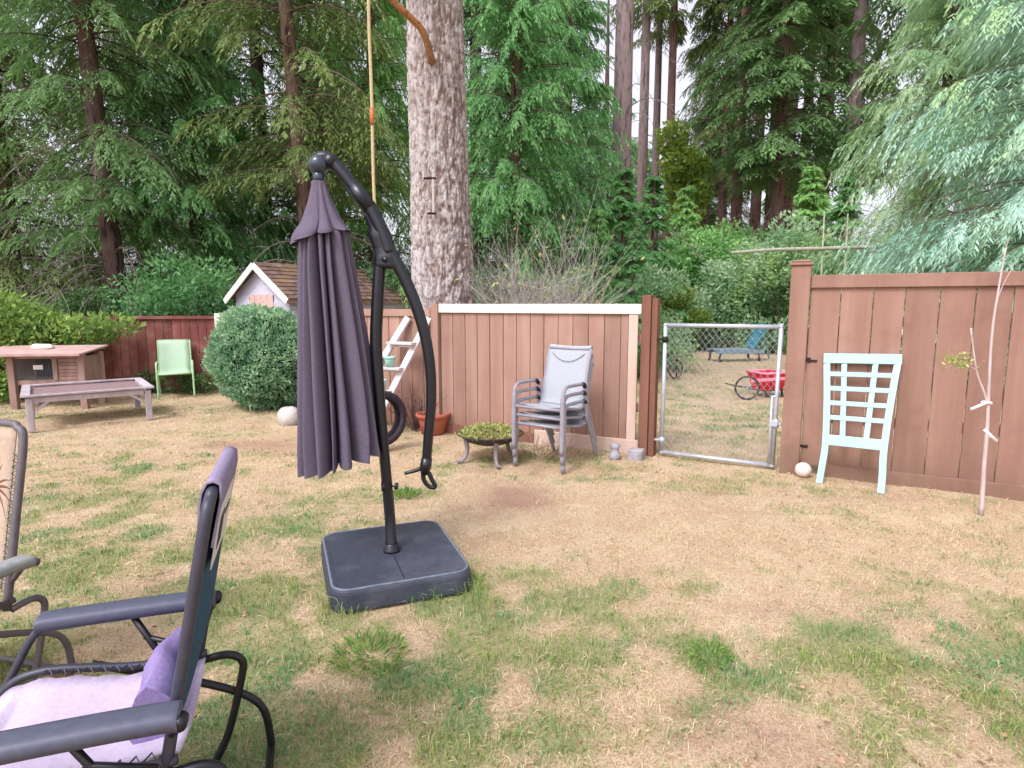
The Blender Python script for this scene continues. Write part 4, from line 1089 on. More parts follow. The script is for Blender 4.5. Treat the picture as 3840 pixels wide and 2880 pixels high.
        m = MB(); m.box(cc+V3(0, .09, 0)-nb*.002, (.045, .045, .001), (bd, (0, 1, 0), nb), 0); m.box(cc+V3(0, -.04, 0)+bd*.02-nb*.002, (.008, .05, .001), (bd, (0, 1, 0), nb), 0); m.build('tag_print', 'tagprint', hc)
    return t
r1 = recliner('lilac reclining lounge chair with charcoal arms and a mauve lumbar pad', 'lilac', 'tealshade', 'lilacpad', 'reframe')
r1.location = (-.95, 1.66, 0); r1.rotation_euler = (0, 0, math.radians(180+19))
r2 = recliner('tan reclining lounge chair with a printed palm on its back', 'tan', 'tan', 'tan', 'greyrail', pad=False, palm=True)
r2.location = (-2.235, 2.33, 0); r2.rotation_euler = (0, 0, math.radians(256))

# ================================================================= SHED
def shed():
    # gable end facing the yard, ridge running away along the fence line
    c0 = P(912, 1150, 12.2); c1 = P(1105, 1150, 11.6); c0[2] = c1[2] = 0
    g = unit(c1-c0); Wd = 1.5; r = V3(.955, .06, 0); r = unit(V3(.93, .37, 0))
    pk = P(975, 990, 12.0)
    gl = P(893, 1150, 12.3); gl[2] = 0
    # local frame: gx along the gable, ry along the ridge
    gx = unit(V3(.80, -.60, 0)); ry = unit(V3(.60, .80, 0)); ry = V3(-gx[1], gx[0], 0)
    W2 = .80; H = 1.80; PK = 2.40; Ln = 5.4
    o = V3(pk[0], pk[1], 0)
    # ridge goes off to the right in the picture
    ry = unit(V3(.985, .17, 0)); gx = unit(V3(.17, -.985, 0))
    gx = unit(V3(.864, -.502, 0)); ry = V3(-gx[1], gx[0], 0)
    at = lambda a, b, z: o+gx*a+ry*b+V3(0, 0, z)
    t = thing('garden_shed', 'pale garden shed with mossy brown roof behind the fences', 'shed', o)
    m = MB()
    m.add([at(-W2, 0, 0), at(W2, 0, 0), at(W2, 0, H), at(0, 0, PK-.06), at(-W2, 0, H), at(-W2, Ln, 0), at(W2, Ln, 0), at(W2, Ln, H), at(0, Ln, PK-.06), at(-W2, Ln, H)],
          [(0, 1, 2, 3, 4), (6, 5, 9, 8, 7), (1, 6, 7, 2), (5, 0, 4, 9)])
    for k in range(10):
        z = .1+k*.155
        m.box(at(0, -.008, z+.07), (W2+.004, .006, .073), (gx, ry, (0, 0, 1)), .003, tint=random.random())
        m.box(at(W2+.008, Ln/2, z+.07), (.006, Ln/2, .073), (gx, ry, (0, 0, 1)), .003, tint=random.random())
    m.build('wall', 'shedwall', t)
    m = MB()
    for k in range(4): m.box(at(.0-.36+k*.18+.09, -.02, 1.0), (.087, .008, .78), (gx, ry, (0, 0, 1)), .003, tint=random.random())
    m.build('door', 'sheddoor', t)
    ov = .16; slope = unit(np.array([W2, 0, H-PK]))
    for sd in (1, -1):
        sdir = unit(gx*sd*W2+V3(0, 0, H-PK)); Ls = np.hypot(W2, PK-H)+.17; nrm_ = unit(np.cross(sdir, ry)); nrm_ = nrm_ if nrm_[2] > 0 else -nrm_
        m = MB(); rows = 9
        R = random.Random(4)
        for k in range(rows):
            a = Ls*k/rows; b = Ls*(k+1)/rows+.03
            y = -ov
            while y < Ln+ov:
                e = min(Ln+ov, y+R.uniform(.12, .24))
                c = at(0, (y+e)/2, PK)+sdir*(a+b)/2+nrm_*(.012+.012*.5)
                tl = unit(sdir*(b-a)+nrm_*.018)
                m.box(c, ((b-a)/2, (e-y)/2-.002, .007), (tl, ry, np.cross(tl, ry)), 0, tint=R.random()); y = e
        m.box(at(0, Ln/2, PK)+sdir*(Ls/2)-nrm_*.004, (Ls/2, Ln/2+ov, .006), (sdir, ry, nrm_), 0)
        m.build('roof', 'shingle', t)
        m = MB(); m.bar(at(0, -ov-.012, PK-.055), at(0, -ov-.012, PK-.055)+sdir*Ls, .022, .12, up=nrm_, bev=.003); m.build('fascia', 'shedtrim', t)
    m = MB(); e = at(W2, 0, H)+unit(gx*W2+V3(0, 0, H-PK))*.16; m.bar(e-ry*ov-V3(0, 0, .05), e+ry*(Ln+ov)-V3(0, 0, .05), .02, .09, bev=.003); m.build('eave_board', 'hutchwood', t)
shed()

# ================================================================= PLANTS
def lumpy(name, label, cat, c, lumps, n, ln, wd, mat, seed, stems=0, stem_mat='bark_dark', updir=.3, inner=.0, group=None, part='foliage', flat=.0):
    """leafy mass: leaves spread through overlapping lumps (cx,cy,cz,rx,ry,rz) relative to c"""
    rng = np.random.default_rng(seed); t = thing(name, label, cat, c, group)
    lm = np.array(lumps, float); vol = (lm[:, 3]*lm[:, 4]+lm[:, 4]*lm[:, 5]+lm[:, 3]*lm[:, 5]); k = rng.choice(len(lm), n, p=vol/vol.sum())
    d = nrm(rng.normal(0, 1, (n, 3))); r = 1-np.abs(rng.normal(0, .16, n))*(1 if inner == 0 else 1+inner)
    r = r*(1+.22*(fbm(d[:, 0]*3+k*3.1, d[:, 1]*3+5, d[:, 2]*3+9, seed, 2)-.5)*2)
    p = np.asarray(c)+lm[k, :3]+d*r[:, None]*lm[k, 3:]
    ok = p[:, 2] > .02; p, d, r, k = p[ok], d[ok], r[ok], k[ok]; n = len(p)
    ld = nrm(d*.6+rng.normal(0, .7, (n, 3))+V3(0, 0, updir)); s = nrm(np.cross(ld, d+rng.normal(0, .5, (n, 3))))
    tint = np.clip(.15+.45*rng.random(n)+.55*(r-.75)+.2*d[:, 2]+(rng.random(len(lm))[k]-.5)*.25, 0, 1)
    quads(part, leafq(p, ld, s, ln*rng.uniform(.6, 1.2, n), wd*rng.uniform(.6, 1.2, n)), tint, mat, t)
    if stems:
        m = MB()
        for i in range(stems):
            q = lm[rng.integers(len(lm))]; e = np.asarray(c)+q[:3]+rng.normal(0, .3, 3)*q[3:]
            b = np.asarray(c)+V3(rng.normal(0, .08), rng.normal(0, .08), 0)
            m.tube(bez([b, (b+e)/2+rng.normal(0, .08, 3), e], 4), np.linspace(.02, .005, 9), 5, cap=False)
        m.build('stem', stem_mat, t)
    return t

# clipped round bush
def round_bush():
    c = G(955, 1545)+V3(.0, .52, 0); rng = np.random.default_rng(8); n = 30000
    t = thing('round_bush', 'clipped round blue green bush standing in front of the red fence', 'bush', c)
    d = nrm(rng.normal(0, 1, (n, 3))); r = 1-np.abs(rng.normal(0, .08, n))
    r = r*(1+(rng.random(n) < .012)*rng.uniform(.03, .12, n))*(1+.2*(fbm(d[:, 0]*2+4, d[:, 1]*2+4, d[:, 2]*2+4, 4, 2)-.5)*2+.14*(fbm(d[:, 0]*7+4, d[:, 1]*7+4, d[:, 2]*7+4, 5, 2)-.5)*2)
    p = c+V3(.03, 0, .76)+d*r[:, None]*V3(.82, .80, .82)
    ok = p[:, 2] > .01; p, d, r = p[ok], d[ok], r[ok]; n = len(p)
    ld = nrm(d*.7+rng.normal(0, .6, (n, 3))+V3(0, 0, .4)); s = nrm(np.cross(ld, d+rng.normal(0, .6, (n, 3))))
    cl = fbm(d[:, 0]*6+4, d[:, 1]*6+4, d[:, 2]*6+4, 5, 2)
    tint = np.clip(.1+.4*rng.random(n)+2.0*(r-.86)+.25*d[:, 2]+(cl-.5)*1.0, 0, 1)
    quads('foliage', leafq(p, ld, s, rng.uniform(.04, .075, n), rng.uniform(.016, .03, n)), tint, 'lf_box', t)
    m = MB(); m.ball(c+V3(.03, 0, .74), .66, 24, (1, .98, 1.0), 4, .1); m.build('shade_core', surf('dark_shade_core', lin(40, 58, 46), None, 1, 9, tint=.1, bmp=.5, spec=.02), t)  # dark ball added to block see-through; its colour stands for inner shade
round_bush()

hc = G(250, 1470)
lumpy('hedge', 'lime green hedge spilling over the fence behind the hutch', 'hedge', V3(-9.1, 10.15, 0),
      [(-1.6, -.3, 1.0, 1.1, .7, 1.0), (-.5, -.2, .95, .9, .6, 1.0), (.5, -.1, .9, .8, .55, .85), (1.3, 0, 1.02, .7, .5, .45), (1.9, .05, 1.15, .5, .35, .28), (2.35, .05, 1.22, .42, .3, .2), (-2.4, -.4, 1.1, .9, .7, .9), (.55, -.2, 1.42, .75, .5, .38), (.0, -.2, 1.5, .6, .5, .42), (1.1, -.1, 1.25, .5, .4, .3), (-1.2, -.2, 1.6, .7, .5, .45), (.2, .3, .45, 1.2, .4, .5), (-2, .1, .4, 1.2, .4, .5)],
      16000, .12, .055, 'lf_hedge', 21, 10, 'bark_dark', .5)
lumpy('shrub', 'dark low shrub growing behind the green chair', 'shrub', V3(-6.15, 10.85, 0), [(0, 0, .2, .45, .25, .22), (.5, -.05, .16, .35, .2, .18), (-.5, 0, .2, .3, .2, .25)], 2500, .07, .035, 'lf_dark', 22)
lumpy('shrub', 'green shrub beside the hutch leg at the hedge foot', 'shrub', V3(-8.55, 9.7, 0), [(0, 0, .25, .4, .3, .3), (-.5, .1, .3, .4, .3, .35)], 1600, .09, .045, 'lf_hedge', 23)

# ---------------------------------------------------------------- trees
def conifer_mesh(seed, H, z0, R, nb, nt, nk, ll, lw, droop=.35, up=.12, hang=.35, shape=.8, tr=.2, lean=(0, 0), sparse_top=None, fan=55, bow=0.0, dead=0, dead_z=(1.5, 4.0), dead_len=1.8, twig_r=.012, ztop=None, alim=None):
    """returns (trunk MB, dead-branch MB, leaf quads, tints); built about the origin"""
    rng = np.random.default_rng(seed)
    lean = np.asarray(lean, float)
    ax = lambda z: np.stack([lean[0]*z+bow*np.sin(z/H*3.1)*H, lean[1]*z, z], -1)
    tk = MB(); zs = np.concatenate([[0, .15, .4, .9], np.linspace(1.8, H, 14)])
    rr = tr*(1-zs/H)**.75+.02; rr[0] *= 1.45; rr[1] *= 1.28; rr[2] *= 1.12
    tk.tube(ax(zs), rr, 12, tint=.7)
    zt = ztop or H
    z = z0+(zt-z0)*rng.random(nb); az = rng.uniform(0, 2*math.pi, nb)
    if alim is not None: az = rng.uniform(alim[0], alim[1], nb)
    fr = (z-z0)/(H-z0); Lb = R*np.clip(1-fr, .06, 1)**shape*rng.uniform(.6, 1.08, nb)*np.clip(.55+3*fr, .55, 1)
    base = ax(z)
    S = np.linspace(.10, 1, nt)[None, :]+rng.uniform(-.03, .03, (nb, nt))
    rad = Lb[:, None]*S
    hor = np.stack([np.cos(az), np.sin(az), 0*az], -1)[:, None, :]
    bp = base[:, None, :]+hor*rad[..., None]; bp[..., 2] += up*rad-droop*rad**2/R*1.1
    sd = np.where(np.arange(nt) % 2, 1, -1)[None, :]
    ta = az[:, None]+sd*np.radians(rng.uniform(fan-20, fan+18, (nb, nt)))*(1-.55*S)
    tl = (Lb[:, None]*.36*(1.18-S)+.16)*rng.uniform(.6, 1.25, (nb, nt))
    slope = up-2*droop*rad/R
    td = nrm(np.stack([np.cos(ta), np.sin(ta), slope-hang*rng.uniform(.3, 1.3, (nb, nt))], -1))
    T = np.linspace(.05, 1, nk)[None, None, :]+rng.uniform(-.05, .05, (nb, nt, nk))
    p = bp[:, :, None, :]+td[:, :, None, :]*(tl[..., None]*T)[..., None]
    p[..., 2] -= hang*.7*tl[..., None]*T**2
    la = ta[..., None]+np.where(np.arange(nk) % 2, 1, -1)*np.radians(rng.uniform(15, 55, (nb, nt, nk)))
    ld = nrm(np.stack([np.cos(la), np.sin(la), td[..., 2][..., None]-hang*T*1.1+rng.normal(0, .22, la.shape)], -1))
    nv = rng.normal(0, .38, la.shape+(3,))+V3(0, 0, 1)
    s = nrm(np.cross(ld, nv))
    l = ll*rng.uniform(.65, 1.25, la.shape); w = lw*rng.uniform(.7, 1.2, la.shape)
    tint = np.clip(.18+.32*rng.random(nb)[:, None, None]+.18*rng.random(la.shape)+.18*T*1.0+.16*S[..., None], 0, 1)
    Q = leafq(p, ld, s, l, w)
    for i in range(nb):
        tk.tube(np.concatenate([[base[i]], bp[i, ::max(1, nt//5)]]), np.linspace(twig_r*(1+Lb[i]*.6), .004, len(bp[i, ::max(1, nt//5)])+1), 3, cap=False, tint=.5)
    db = None
    if dead:
        db = MB()
        for i in range(dead):
            zz = rng.uniform(*dead_z); a = rng.uniform(0, 6.28); Ld = dead_len*rng.uniform(.5, 1.1); h = V3(math.cos(a), math.sin(a), 0)
            b = ax(np.array(zz)); pth = [b, b+h*Ld*.4+V3(0, 0, .05*Ld), b+h*Ld*.75-V3(0, 0, .12*Ld), b+h*Ld-V3(0, 0, .4*Ld)]
            q = bez(pth, 4); db.tube(q, np.linspace(.016, .004, len(q)), 4, cap=False, tint=rng.random())
            for k in range(7):
                j = rng.integers(3, len(q)); e = q[j]+(h*.5+rng.normal(0, .5, 3)+V3(0, 0, -.6))*Ld*.28
                db.tube([q[j], (q[j]+e)/2+rng.normal(0, .03, 3), e], [.007, .005, .003], 3, cap=False, tint=rng.random())
    return tk, db, Q, tint.ravel()

PROTO = {}
def tree(kind, label, px, Y, leafm, barkm, rz=0.0, sc_=(1, 1, 1), group=None, name='conifer_tree', cat='tree', **kw):
    """kind = key of a crown shape; the first use builds the meshes, later uses share them"""
    x = P(px, 1140, Y)[0]
    loc = V3(x, Y, -.02)
    t = thing(name, label, cat, (0, 0, 0), group)
    if kind not in PROTO:
        tk, db, Q, ti = conifer_mesh(**kw)
        a = tk.build('trunk', barkm, t); b = quads('crown', Q, ti, leafm, t); c = db.build('dead_branches', 'twig', t) if db else None
        PROTO[kind] = (a.data, b.data, c.data if c else None)
    else:
        A, B, C = PROTO[kind]
        for nm, d, mm in (('trunk', A, barkm), ('crown', B, leafm), ('dead_branches', C, 'twig')):
            if d is None: continue
            ob = bpy.data.objects.new(nm, d); COL.objects.link(ob); ob.parent = t
            if d.materials[0] != MT[mm]:
                ob.material_slots[0].link = 'OBJECT'; ob.material_slots[0].material = MT[mm]
    t.location = loc; t.rotation_euler = (0, 0, rz); t.scale = sc_
    return t

FIR_A = dict(seed=1, H=17, z0=.6, R=3.6, nb=150, nt=24, nk=15, ll=.16, lw=.036, droop=.5, hang=.5, tr=.22, dead=26, dead_z=(1.2, 6), dead_len=2.2, ztop=12)
FIR_B = dict(seed=2, H=19, z0=3.2, R=3.4, nb=130, nt=24, nk=15, ll=.16, lw=.036, droop=.55, hang=.55, tr=.20, dead=34, dead_z=(1.2, 5), dead_len=2.3, ztop=13)
CED_A = dict(seed=3, H=14, z0=.3, R=3.0, nb=170, nt=22, nk=16, ll=.15, lw=.038, droop=.42, hang=.75, tr=.2, shape=.65, ztop=11)
# forest edge behind the red fence and the shed
G1 = 'dark conifers behind the red fence'
tree('firA', 'dark fir with dead twigs above the lime hedge', 60, 15.5, 'lf_olive', 'bark_dark', .4, group=G1, **FIR_A)
tree('firB', 'dark trunked fir leaning behind the end of the lime hedge', 455, 13.6, 'lf_dark', 'bark_dark', 1.1, group=G1, **dict(FIR_B, lean=(-.03, .01)))
tree('cedA', 'soft green cedar between the leaning fir and the shed', 760, 15.5, 'lf_green', 'bark_red', 2.0, group=G1, **CED_A)
tree('firC', 'fir with a bare reddish trunk right behind the closed parasol', 1196, 14.2, 'lf_olive', 'bark_red', .2, group=G1, **dict(FIR_B, seed=12, z0=4.4, lean=(-.055, 0), tr=.19, dead=30, nb=120))
tree('firA', 'dark fir far back behind the shed gable', 1010, 18.5, 'lf_dark', 'bark_dark', 2.6, (1.1, 1.1, 1.1), G1)
tree('cedA', 'bright cedar filling the gap between the rope and the big trunk', 1420, 16.5, 'lf_bright', 'bark_red', 4.0, (.95, .95, 1.15), G1)
tree('firA', 'dark fir behind the soft green cedar', 560, 19.5, 'lf_olive', 'bark_dark', 4.4, (1.15, 1.15, 1.15), G1)
tree('cedA', 'grey green cedar at the outer end of the red fence', -330, 14.5, 'lf_dark', 'bark_red', 5.2, (1, 1, 1), G1)
tree('firA', 'dark fir beyond the hedge with pale sky beside it', -40, 21.5, 'lf_dark', 'bark_dark', 3.3, (1.15, 1.15, 1.2), G1)
tree('cedA', 'low green cedar bough mass over the shed roof', 1250, 19.5, 'lf_green', 'bark_red', .9, (1.1, 1.1, .9), G1)
# behind the big trunk
G2 = 'trees behind the fence with the white cap rail'
tree('cedA', 'dense bright green cedar just beyond the big grey trunk', 1935, 15.0, 'lf_green', 'bark_red', 1.7, (.95, .95, 1.0), G2)
tree('cedA', 'green cedar in front of the bare grey trunk', 2120, 18.0, 'lf_green', 'bark_red', 3.0, (.9, .9, .95), G2)
tree('firA', 'dark fir towering behind the bright green cedar', 1790, 21, 'lf_dark', 'bark_dark', 5.0, (1.2, 1.2, 1.3), G2)
tree('firA', 'dark fir behind the bare brushwood', 2040, 24, 'lf_dark', 'bark_dark', 1.0, (1.15, 1.15, 1.35), G2)
POLE = dict(seed=31, H=34, z0=15, R=3.0, nb=60, nt=18, nk=9, ll=.30, lw=.08, droop=.4, hang=.45, tr=.34, dead=14, dead_z=(4, 11), dead_len=2.6, ztop=25)
G3 = 'tall bare trunks at the end of the lawn beyond the gate'
tree('poleA', 'thick grey trunk standing alone with dead branches', 2318, 20, 'lf_olive', 'bark_grey', .6, (1, 1, 1), G3, **POLE)
for px, Y, s, rz, lb in ((2395, 30, .8, 1, 'slim trunk against pale sky next to the thick grey trunk'), (2442, 33, .7, 2, 'second slim trunk against pale sky beyond the thick grey trunk'), (2492, 31, .72, 3, 'slim trunk rising out of the yellow green maple'), (2745, 27, .75, 4, 'dark slim trunk between the two pale sky gaps and the dark grove'),
                         (2815, 30, .8, 5, 'reddish trunk at the near edge of the dark grove'), (2868, 32, .85, .4, 'reddish trunk in the middle of the dark grove'), (2930, 29, .8, 1.4, 'reddish trunk of the dark grove behind the bright young firs'), (2985, 33, .9, 2.4, 'far trunk at the outer edge of the dark grove'), (3150, 24, .9, 3.4, 'grey brown trunk between the dark grove and the pale cypress'), (3040, 31, .8, 3.9, 'thin trunk half hidden by the dark grove')):
    tree('poleA', lb, px, Y, 'lf_olive' if px < 2800 else 'lf_dark', 'bark_grey' if px in (2395, 2442, 3150) else 'bark_red', rz, (s, s, 1.0), G3)
FIR_D = dict(seed=41, H=24, z0=6.5, R=4.0, nb=130, nt=24, nk=10, ll=.28, lw=.075, droop=.5, hang=.4, tr=.3, dead=20, dead_z=(2, 7), dead_len=2.6, ztop=17)
tree('firD', 'dark spreading fir crown hanging over the dark grove', 2890, 25, 'lf_dark', 'bark_red', .3, (1, 1, 1), G3, **FIR_D)
tree('firD', 'dark fir behind the grove trunks with dead lower limbs', 3060, 30, 'lf_dark', 'bark_red', 2.3, (1, 1, 1.05), G3)
tree('firD', 'drooping hemlock whose boughs cross the pale sky', 2690, 32, 'lf_olive', 'bark_red', 4.1, (.7, .7, 1.15), G3)
tree('firD', 'dark fir filling the view behind the pale cypress', 3420, 22, 'lf_dark', 'bark_red', 1.2, (1, 1, 1), G3)
tree('cedA', 'bright cedar far behind the slim pale trunks', 2395, 36, 'lf_bright', 'bark_red', 1.1, (1.1, 1.1, 1.0), G3)
tree('cedA', 'pale green cedar in the sky gap behind the maple', 2585, 38, 'lf_green', 'bark_red', 2.7, (1.1, 1.1, .95), G3)
tree('firB', 'sparse fir with open boughs in the middle of the sky gap', 2630, 34, 'lf_olive', 'bark_dark', 1.9, (1.0, 1.0, 1.25), G3)
tree('firA', 'feathery fir at the far side of the sky gap', 2700, 40, 'lf_dark', 'bark_dark', 3.7, (1.0, 1.0, 1.15), G3)
tree('firA', 'far fir standing in the sky gap beside the thick grey trunk', 2260, 34, 'lf_green', 'bark_dark', .7, (1.1, 1.1, 1.1), G3)
tree('cedA', 'bright cedar low behind the dark grove trunks', 2930, 36, 'lf_bright', 'bark_red', 4.7, (1.3, 1.3, .8), G3)
# young trees and shrubs at the far edge of the lawn
YNG = dict(seed=51, H=6.5, z0=.2, R=1.7, nb=120, nt=18, nk=12, ll=.14, lw=.035, droop=.3, hang=.45, tr=.08, up=.15, ztop=6.4)
G4 = 'young conifers along the far edge of the lawn'
for px, Y, s, rz, mm, lb in ((2230, 15.5, .62, 0, 'lf_bright', 'young conifer just above the white cap rail'), (2440, 19, .85, 1, 'lf_green', 'young conifer at the foot of the thick grey trunk'), (2560, 24, .95, 2, 'lf_bright', 'young fir below the yellow green maple'), (2140, 14.0, .55, 3, 'lf_green', 'small fir behind the bare brushwood'),
                             (2330, 16.5, .8, 1.7, 'lf_green', 'young fir whose top reaches the dead limbs of the grey trunk'), (3020, 22, 1.0, 4, 'lf_bright', 'bright young fir in front of the dark grove'), (3140, 19, .85, 5, 'lf_green', 'young fir beside the pale cypress'), (2370, 13.5, .5, 5.5, 'lf_green', 'low young fir beside the brown gate post')):
    tree('yngA', lb, px, Y, mm, 'bark_red', rz, (s*1.1, s*1.1, s), G4, **YNG)
# pale cypress on the right, long drooping feathery sprays
CYP = dict(seed=61, H=11, z0=.8, R=3.3, nb=250, nt=22, nk=19, ll=.14, lw=.026, droop=.38, hang=.7, tr=.2, shape=.55, up=.1, fan=48, ztop=9.5, twig_r=.006)
tree('cypA', 'big pale blue green cypress with drooping sprays above the taller fence', 3900, 10.4, 'lf_blue', 'bark_red', 0, (1, 1, 1), None, 'cypress_tree', **CYP)
tree('cypA', 'yellowish green cypress standing farther off beside the dark grove', 3480, 13.5, 'lf_shrub', 'bark_red', 2.1, (.9, .9, .9), None, 'cypress_tree')

def broadleaf(label, px, Y, H, lumps, n, ln, wd, mat, seed, name='shrub', cat='shrub', group=None, stems=8):
    x = P(px, 1140, Y)[0]
    return lumpy(name, label, cat, V3(x, Y, 0), lumps, n, ln, wd, mat, seed, stems, 'bark_dark', .3, .8, group)
def shrub_lumps(seed, W, H, n=9):
    r = np.random.default_rng(seed); out = []
    for i in range(n):
        z = H*r.uniform(.12, .85); k = 1-.5*(z/H)
        out.append((r.uniform(-W, W)*k, r.uniform(-.5, .5)*W*k, z, W*r.uniform(.3, .5), W*r.uniform(.3, .5), H*r.uniform(.13, .22)))
    return out
G5 = 'leafy shrubs beyond the chain link gate'
broadleaf('yellow green shrub low beside the brown gate post beyond the lawn', 2530, 20.5, 3, shrub_lumps(1, 1.0, 2.2), 5200, .13, .07, 'lf_yellow', 71, group=G5)
broadleaf('pale grey green leafy shrub behind the middle of the gate', 2690, 21.0, 4, shrub_lumps(2, 1.5, 3.6, 14), 9000, .15, .085, 'lf_shrub', 72, group=G5)
broadleaf('tall leafy shrub behind the capped fence post', 2900, 20.0, 4, shrub_lumps(3, 1.5, 3.9, 14), 9000, .15, .085, 'lf_shrub', 73, group=G5)
broadleaf('dense green shrub behind the teal chaise', 2790, 24, 4, shrub_lumps(4, 1.8, 3.4, 12), 8000, .18, .09, 'lf_green', 74, group=G5)
broadleaf('dark green shrub at the gate post end of the far lawn', 2440, 23, 3, shrub_lumps(5, 1.6, 3.0, 10), 6500, .17, .09, 'lf_green', 75, group=G5)
broadleaf('leafy shrub beneath the pale cypress', 3150, 15, 3, shrub_lumps(6, 1.5, 2.7, 10), 7000, .13, .07, 'lf_green', 76, group=G5)
broadleaf('shrub below the cypress boughs behind the tall fence', 3550, 11.5, 2.6, shrub_lumps(7, 1.4, 2.5, 10), 6000, .12, .06, 'lf_green', 77, group=G5)
broadleaf('dark shrub behind the fence with the white cap rail', 2250, 12.5, 2.4, shrub_lumps(8, 1.1, 2.3, 10), 6000, .11, .055, 'lf_green', 78)
broadleaf('green undergrowth shrub behind the shed end', 1330, 15.0, 2.6, shrub_lumps(9, 1.5, 2.8, 10), 6000, .12, .06, 'lf_green', 79)
broadleaf('bushy green shrub behind the red fence by the shed', 690, 12.9, 2.6, shrub_lumps(10, 1.5, 2.9, 20), 8500, .13, .045, 'lf_green', 80)
broadleaf('dark shrub behind the red fence above the hedge end', 330, 12.9, 2.6, shrub_lumps(11, 1.5, 2.2, 12), 7000, .12, .055, 'lf_dark', 81)
broadleaf('loose pale leafy shrub right behind the brown gate post', 2425, 14.5, 3, shrub_lumps(12, .95, 2.7, 14), 5200, .10, .055, 'lf_shrub', 91, group=G5)
broadleaf('tall loose bright shrub above the middle of the gate', 2640, 23, 5, shrub_lumps(13, 1.6, 4.9, 18), 8500, .17, .09, 'lf_bright', 92, group=G5)
broadleaf('loose leafy shrub rising behind the bleached pole', 2985, 19, 4, shrub_lumps(14, 1.5, 4.4, 16), 8000, .15, .08, 'lf_shrub', 93, group=G5)
broadleaf('light green leafy sapling shrub at the foot of the dark grove', 2790, 25, 5, shrub_lumps(15, 1.5, 5.2, 18), 7500, .18, .10, 'lf_bright', 94, group=G5)
# yellow green maple
broadleaf('slender yellow green maple standing before the pale sky', 2530, 26, 9, [(0, 0, 7.2, .9, .8, .9), (.4, .2, 6.2, 1.0, .8, .7), (-.3, 0, 8.3, .7, .6, .8), (.3, .1, 5.2, .8, .7, .6), (.7, .2, 7.4, .6, .5, .6)], 3600, .22, .15, 'lf_yellow', 82, 'maple_tree', 'tree', None, 7)

# ---------------------------------------------------------------- the big old fir with furrowed bark
def big_fir():
    Y = 9.25; c = V3(P(1665, 1140, Y)[0], Y, -.05)
    t = thing('old_fir_tree', 'massive old fir trunk with furrowed grey bark behind the fence', 'tree', c)
    H = 13.0; nth, nzv = 200, 420
    th = np.linspace(0, 2*math.pi, nth, endpoint=False); z = np.concatenate([np.linspace(0, 6.2, nzv-40, endpoint=False), np.linspace(6.2, H, 40)])
    Z, T = np.meshgrid(z, th, indexing='ij')
    R = .475-.012*Z+.40*np.exp(-Z/.6)*(.7+.3*np.cos(T+.2))*(1+.35*np.cos(T*5+1))+.10*np.exp(-Z/1.4)*(np.cos(T-.2)*.5+.6)
    cx, sy = np.cos(T), np.sin(T)
    # long vertical plates split by furrows
    wob = (fbm(cx*2+7, sy*2+7, Z*1.5, 2, 3)-.5)*1.1
    n1 = fbm(cx*7+20+wob, sy*7+20+wob, Z*1.9+3, 14, 4); ridge = 1-np.abs(2*n1-1)*3.2
    n2 = fbm(cx*15+20+wob, sy*15+20, Z*5.5+3, 24, 3)
    fur = np.clip(1-np.abs(n1-.5)*11, 0, 1)+.7*np.clip(1-np.abs(n2-.5)*10, 0, 1)
    R = R-.034*np.clip(fur, 0, 1.2)+.03*(fbm(cx*3+2, sy*3+2, Z*.8, 41, 3)-.5)+.012*(fbm(cx*25+2, sy*25+2, Z*9, 42, 2)-.5)
    X = -.012*Z+R*cx; Yy = R*sy
    pts = np.stack([X, Yy, Z], -1)+c
    pts = np.concatenate([pts, pts[:, :1]], 1)
    m, n = pts.shape[:2]
    mb = MB(); mb.grid(pts)
    f = fur[:-1, :]; mb.t = list(np.clip(.62-.55*f, 0, 1).ravel())
    mb.build('trunk', 'bark_big', t)
    # broken dead limb and the limb that carries the swing
    q = lambda px, py, Y2: P(px, py, Y2)
    limb = MB(); limb.tube(bez([q(1618, 232, 8.78), q(1612, 200, 8.66), q(1580, 110, 8.5), q(1500, 30, 8.35), q(1440, -30, 8.25)], 6), np.linspace(.052, .04, 25), 9, tint=.8); limb.ball(q(1618, 228, 8.78), .06, 10, tint=.8)
    limb.build('dead_limb', 'bark_limb', t)
    limb = MB(); a = c+V3(-.1, 0, 6.0); e = V3(SWING[0], SWING[1], 5.76)
    limb.tube(bez([a, a*.6+e*.4+V3(0, 0, .18), e, e+(e-a)*.35+V3(-.1, 0, .25)], 6), np.linspace(.11, .05, 19), 10, tint=.8); limb.build('swing_limb', 'bark_big', t)
    # crown is far above the frame: a few boughs on the upper trunk
    tk, db, Q, ti = conifer_mesh(seed=77, H=16, z0=7.2, R=3.4, nb=40, nt=18, nk=9, ll=.2, lw=.05, droop=.4, hang=.4, tr=.05, ztop=13)
    quads('crown', Q+c, ti, 'lf_olive', t)
    # small bark-coloured board nailed on the trunk
    yb = 8.72; a, b = q(1612, 668, yb), q(1618, 800, yb)
    t2 = thing('nailed_batten', 'thin tan batten between two dark rungs nailed on the big trunk', 'batten', (a+b)/2)
    m_ = MB(); m_.box((a+b)/2+V3(.035, 0, 0), (.016, .012, (a[2]-b[2])/2-.01), bev=.003); m_.build('strip', 'nestboard', t2)
    for e, w in ((a, .085), (b, .06)):
        m_ = MB(); m_.box(e+V3(0, .01, 0), (w, .03, .011), bev=.003); m_.build('rung', 'hutchwood' if 0 else 'dark', t2)
big_fir()

# bare brushwood behind the white cap rail
twiggy('bare_bush', 'bare grey twiggy bush behind the white cap rail', V3(P(2010, 1140, 9.6)[0], 9.6, 0), 170, 2.2, .9, 'paletwig', 31, .006, 'bush', leaves=260, leafm='lf_weed', base=.5, gen=3)

